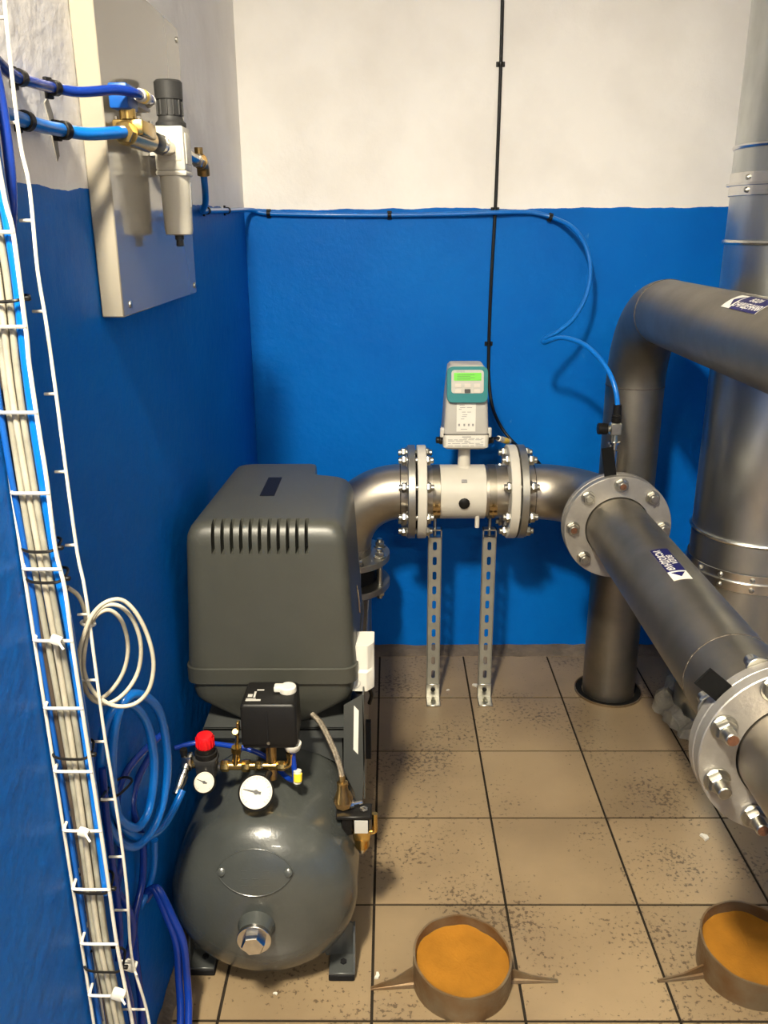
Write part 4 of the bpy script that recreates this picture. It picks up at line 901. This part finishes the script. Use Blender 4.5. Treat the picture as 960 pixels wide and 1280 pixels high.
tray_cable('data_cable', .0255, .9575, .0039, 'cable_beige', 'beige cable in the middle front of the tray bundle', 'cable', ph=0)
tray_cable('data_cable', .0170, .9575, .0039, 'cable_grey', 'grey-white cable in the tray beside the blue hose', 'cable', ph=.35)
tray_cable('data_cable', .0335, .9590, .0039, 'cable_grey', 'grey-white cable second from the wall in the tray', 'cable', ph=.8)
tray_cable('data_cable', .0215, .9665, .0040, 'cable_beige', 'beige cable behind the front ones in the tray', 'cable', ph=1.3)
tray_cable('data_cable', .0400, .9640, .0038, 'cable_brown', 'dark brown cable nearest the wall in the tray', 'cable', ph=1.9)
tray_cable('data_cable', .0300, .9720, .0040, 'cable_beige', 'beige cable deepest in the tray bundle', 'cable', ph=2.2)
tray_cable('tray_hose', .0072, .9605, .0056, 'hose_blue', 'bright blue hose held just inside the front wire of the tray', 'hose', zbot=.58, group=None)
curve_thing('tray_hose', [at(-26, 0, .985), at(-12, 60, .985), at(2, 130, .985), at(11, 195, .985), at(15, 250, .985), at(13, 300, .986), at(7, 350, .988), at(5, 400, .99), at(12, 470, .99), at(24, 560, .99)], .0058, 'hose_deep', 'deep blue hose rising behind the tray wires at upper left', 'hose')
curve_thing('wall_hose', [at(-4, 480, .955), at(3, 530, .955), at(17, 612, .955), at(38, 722, .958), at(51, 815, .962), at(71, 942, .965), at(92, 1070, .968), at(112, 1205, .970), at(128, 1300, .972)], .0037, 'blue_coil', 'thin blue hose squeezed between the tray and the left wall', 'hose', 6)
def tie(z, y, label, m='black_plastic', w=.0035, name='cable_tie', grow=0.):
    xa = itp(A_, z)
    pts = [(xa-.002, y-.022, z), (xa-.020, y-.0245, z-.002), (-.440, y-.021, z-.001), (-.4485, y-.002, z), (-.440, y+.014, z), (xa-.018, y+.016, z+.002), (xa-.004, y+.008, z+.002)]
    o = MB().tube(spl(pts, 4, True), .0019, 6, closed=True).build(name, m, bottom=False)
    MB().box((xa+.003, y-.018, z+.001), (.010, .006, .005), None, .001, 1).build('tie_head', m, o)
    return tag(o, label, 'cable tie', 'cable ties on the tray')
for z, lab in ((1.392, 'black cable tie highest on the tray near the paint line'), (1.100, 'black cable tie just above the white cable coil'), (1.060, 'black cable tie level with the top of the compressor hood'),
               (.810, 'black cable tie beside the blue hose coil top'), (.592, 'black cable tie low on the tray beside the tank'), (.452, 'lowest black cable tie on the tray')): tie(z, .972, lab)
def knot(p, label, s=.010):
    mb = MB(); mb.box(p, (s*1.4, s*.9, s*1.1), Matrix.Rotation(.4, 3, 'Y'), s*.25); mb.cyl(V(p)+V((.004, -.004, 0)), V(p)+V((.012, -.010, -.008)), .0016, n=6)
    return tag(mb.build('cable_knot', 'white_plastic', bottom=False), label, 'cable tie')
knot(at(70, 800, .942), 'white tie knot on the tray at the level of the white coil'); knot(at(148, 1243, .942), 'white tie tag at the bottom of the tray', .014)
knot(at(104, 1040, .942), 'white tie knot on the tray beside the blue coil'); knot(at(163, 1207, 1.006), 'round white tie on the far tray wire', .014)
# white cable coil hanging from the tray
def P(x, y, Y): return at(x, y, Y)
cw = [P(84, 734, .985), P(98, 745, 1.0), P(106, 765, 1.012), P(108, 790, 1.02), P(104, 815, 1.015), P(101, 840, 1.01), P(106, 862, 1.02), P(122, 874, 1.03), P(140, 862, 1.045), P(155, 838, 1.055), P(160, 808, 1.055), P(153, 778, 1.05), P(138, 763, 1.04), P(122, 768, 1.03), P(112, 785, 1.02),
      P(105, 815, 1.008), P(104, 848, 1.005), P(114, 873, 1.012), P(136, 879, 1.02), P(158, 864, 1.03), P(173, 838, 1.04), P(176, 806, 1.04), P(167, 776, 1.035), P(150, 758, 1.028), P(130, 758, 1.02), P(114, 776, 1.01),
      P(107, 805, 1.0), P(105, 838, 1.0), P(118, 866, 1.003), P(142, 882, 1.008), P(168, 880, 1.015), P(186, 862, 1.022), P(192, 830, 1.026), P(185, 796, 1.024), P(170, 766, 1.02), P(152, 750, 1.014), P(132, 753, 1.005), P(116, 768, 1.0), P(106, 790, .992), P(98, 820, .985), P(96, 845, .98)]
curve_thing('cable_coil', cw, .0029, 'cable_beige', 'coil of white cable hanging on the tray above the blue hose', 'cable', 5, 10)
o = MB().torus(P(110, 779, 1.012), V((.25, .1, 1)), .0085, .0022, 20, 6).build('white_tie', 'white_plastic', bottom=False); tag(o, 'white tie gathering the white cable coil', 'cable tie')
# blue hose coil
bl = [P(228, 988, 1.355), P(219, 1008, 1.33), P(206, 1030, 1.28), P(190, 1044, 1.23), P(170, 1046, 1.18), P(152, 1030, 1.14), P(143, 1000, 1.115), P(140, 960, 1.10), P(142, 920, 1.095), P(150, 885, 1.10), P(165, 868, 1.12), P(184, 872, 1.15), P(200, 892, 1.19), P(208, 930, 1.22), P(209, 965, 1.23), P(203, 1005, 1.225), P(190, 1038, 1.20), P(170, 1058, 1.165), P(150, 1052, 1.135), P(134, 1025, 1.11), P(126, 985, 1.098), P(126, 940, 1.09), P(134, 900, 1.09), P(150, 880, 1.105), P(168, 882, 1.13), P(184, 905, 1.17), P(192, 945, 1.20), P(191, 985, 1.20), P(184, 1018, 1.18), P(170, 1035, 1.15), P(150, 1024, 1.12), P(138, 995, 1.10)]
curve_thing('hose_coil', bl, .0072, 'hose_blue', 'coil of bright blue air hose hanging between the tray and the tank', 'hose', 5, 12)
bl2 = [P(193, 1050, 1.23), P(192, 1085, 1.25), P(184, 1115, 1.25), P(170, 1142, 1.22), P(158, 1150, 1.18)]
curve_thing('hose_tail', bl2, .0062, 'hose_blue', 'blue hose end hanging under the blue coil', 'hose', 5)
bl3 = [P(206, 915, 1.33), P(180, 938, 1.28), P(158, 965, 1.22), P(146, 1000, 1.17), P(150, 1040, 1.15), P(152, 1080, 1.13), P(146, 1110, 1.10), P(157, 1130, 1.09), P(166, 1155, 1.09), P(162, 1185, 1.08), P(153, 1205, 1.06), P(160, 1240, 1.05), P(168, 1290, 1.05)]
curve_thing('lead_bundle', bl3, .0062, 'hose_deep', 'deep blue lead dropping inside the blue hose coil', 'cable', 5)
bl4 = [P(190, 940, 1.31), P(172, 975, 1.27), P(166, 1010, 1.24), P(178, 1050, 1.23), P(178, 1100, 1.21), P(168, 1150, 1.17), P(170, 1200, 1.14), P(176, 1250, 1.12), P(178, 1295, 1.10)]
curve_thing('lead_bundle', bl4, .0062, 'hose_deep', 'deep blue lead dropping behind the blue hose coil', 'cable', 5)
bl5 = [P(128, 960, 1.085), P(132, 1010, 1.08), P(138, 1060, 1.075), P(146, 1120, 1.07), P(150, 1170, 1.06), P(148, 1200, 1.05)]
curve_thing('lead_bundle', bl5, .0055, 'hose_deep', 'deep blue lead beside the far tray wire', 'cable', 5)
o = MB().tube(spl([P(126, 1000, 1.03), P(140, 998, 1.06), P(155, 988, 1.09), P(165, 975, 1.12), P(152, 972, 1.14), P(136, 985, 1.10)], 5, True), .0022, 6, closed=True).build('coil_tie', 'black_plastic', bottom=False); tag(o, 'long black tie holding the blue hose coil to the tray', 'cable tie')
for k, dx in enumerate((0, 1)):
    pts = [P(178+4*k, 1125, 1.25), P(186+5*k, 1112, 1.25), P(194+5*k, 1113, 1.245), P(207+8*k, 1142+3*k, 1.235), P(220+9*k, 1178, 1.235), (-.402+.0155*k, 1.24, .125), (-.397+.0150*k, 1.215, .07), (-.394+.0145*k, 1.17, .022), (-.392+.0145*k, 1.11, .0085), (-.390+.0145*k, .98, .0085), (-.388+.0145*k, .80, .0085)]
    curve_thing('floor_hose', pts, .0072, 'hose_deep', ('deep blue hose bending to the floor, the one nearer the wall', 'deep blue hose bending to the floor, the one nearer the tank')[k], 'hose', 6)

# ------------------------------------------------------------------ steel sleeves with rust fill
def sleeve(cx, cy, R, H, tilt, label, fins):
    t = thing('pipe_sleeve', label, 'pipe sleeve', (cx, cy, 0), None)
    mb = MB(); n = 64; vs = []; fs = []
    def top(a): return H+tilt[0]*math.cos(a)+tilt[1]*math.sin(a)+.0008*math.sin(9*a)
    for k in range(n):
        a = 2*PI*k/n; c, s = math.cos(a), math.sin(a)
        for r, z in ((R, -.002), (R, top(a)), (R-.0045, top(a)), (R-.0045, -.002)): vs.append(V((cx+r*c, cy+r*s, z)))
    for k in range(n):
        j = (k+1) % n
        for q in range(3): fs.append((4*k+q, 4*j+q, 4*j+q+1, 4*k+q+1))
    mb.add(vs, fs); mb.build('sleeve_wall', 'rusty_steel', t)
    mb = MB(); rings = 8; vs = [V((cx, cy, H-.026))]; fs = []
    for i in range(1, rings+1):
        for k in range(n):
            a = 2*PI*k/n; r = (R-.0048)*i/rings
            z = H-.026+(tilt[0]*math.cos(a)+tilt[1]*math.sin(a))*.5*i/rings+.002*math.sin(3*a+i)*i/rings+random.uniform(-.0006, .0006)
            if i == rings: z += .004+.005*max(0, math.sin(5*a+1))
            vs.append(V((cx+r*math.cos(a), cy+r*math.sin(a), z)))
    for k in range(n):
        j = (k+1) % n; fs.append((0, 1+k, 1+j))
        for i in range(rings-1): fs.append((1+i*n+k, 1+(i+1)*n+k, 1+(i+1)*n+j, 1+i*n+j))
    mb.add(vs, fs); mb.build('rust_fill', 'rust_fill', t, sharp=80, label='orange rust coloured fill')
    for (tx, ty, hh) in fins:
        d_ = V((tx-cx, ty-cy, 0)); L = d_.length; d_.normalize(); s = V((-d_.y, d_.x, 0))
        mb = MB(); vs = []
        for (u, z, w) in ((R-.002, hh, .002), (R+(L-R)*.45, hh*.45, .002), (L, .006, .002)):
            for sg in (-1, 1): vs.append(V((cx, cy, z))+d_*u+s*w*sg)
        for (u, w) in ((R-.002, .002), (R+(L-R)*.45, .002), (L, .002)):
            for sg in (-1, 1): vs.append(V((cx, cy, .0))+d_*u+s*w*sg)
        mb.add(vs, [(0, 1, 3, 2), (2, 3, 5, 4), (6, 8, 9, 7), (8, 10, 11, 9), (0, 2, 8, 6), (2, 4, 10, 8), (1, 7, 9, 3), (3, 9, 11, 5), (4, 5, 11, 10), (0, 6, 7, 1)])
        # weld fillet along the foot of the fin
        mb.tube([V((cx, cy, .002))+d_*R, V((cx, cy, .002))+d_*(R+(L-R)*.5), V((cx, cy, .002))+d_*L], [.009, .006, .003], 8)
        mb.build('anchor_fin', 'rusty_steel', t)
sleeve(.143, 1.350, .100, .066, (-.004, .006), 'rusty steel floor sleeve full of orange rust in the bottom centre', ((-.043, 1.326, .050), (.339, 1.345, .034)))
sleeve(.739, 1.378, .102, .072, (-.002, .010), 'rusty steel floor sleeve with orange rust at the lower right edge', ((.543, 1.345, .030),))

# ------------------------------------------------------------------ crumbs on the floor
def chip(x, y, s, label, m='white_plastic', ang=0.):
    mb = MB(); poly = [(-.5, -.6), (.3, -.7), (.6, -.1), (.35, .75), (-.1, .8), (-.15, .1)]
    ca, sa = math.cos(ang), math.sin(ang)
    mb.prism([((a*ca-b*sa)*s, (a*sa+b*ca)*s) for a, b in poly], lambda a, b, d_: V((x+a, y+b, d_+.15*s*math.sin(80*a))), .0005, s*.45)
    tag(mb.build('paint_chip', m), label, 'debris')
chip(-.031, 1.358, .010, 'curled white chip on the floor by the tank foot'); chip(.283, 2.526, .014, 'white crumb on the floor between the strut legs', ang=1.)
chip(.788, 1.776, .015, 'white crumb on the floor below the near flange', ang=.6); chip(.19, 2.50, .007, 'tiny white crumb right of the left strut foot', ang=2)
chip(-.235, 1.315, .006, 'tiny white crumb under the tank front', ang=1.4)
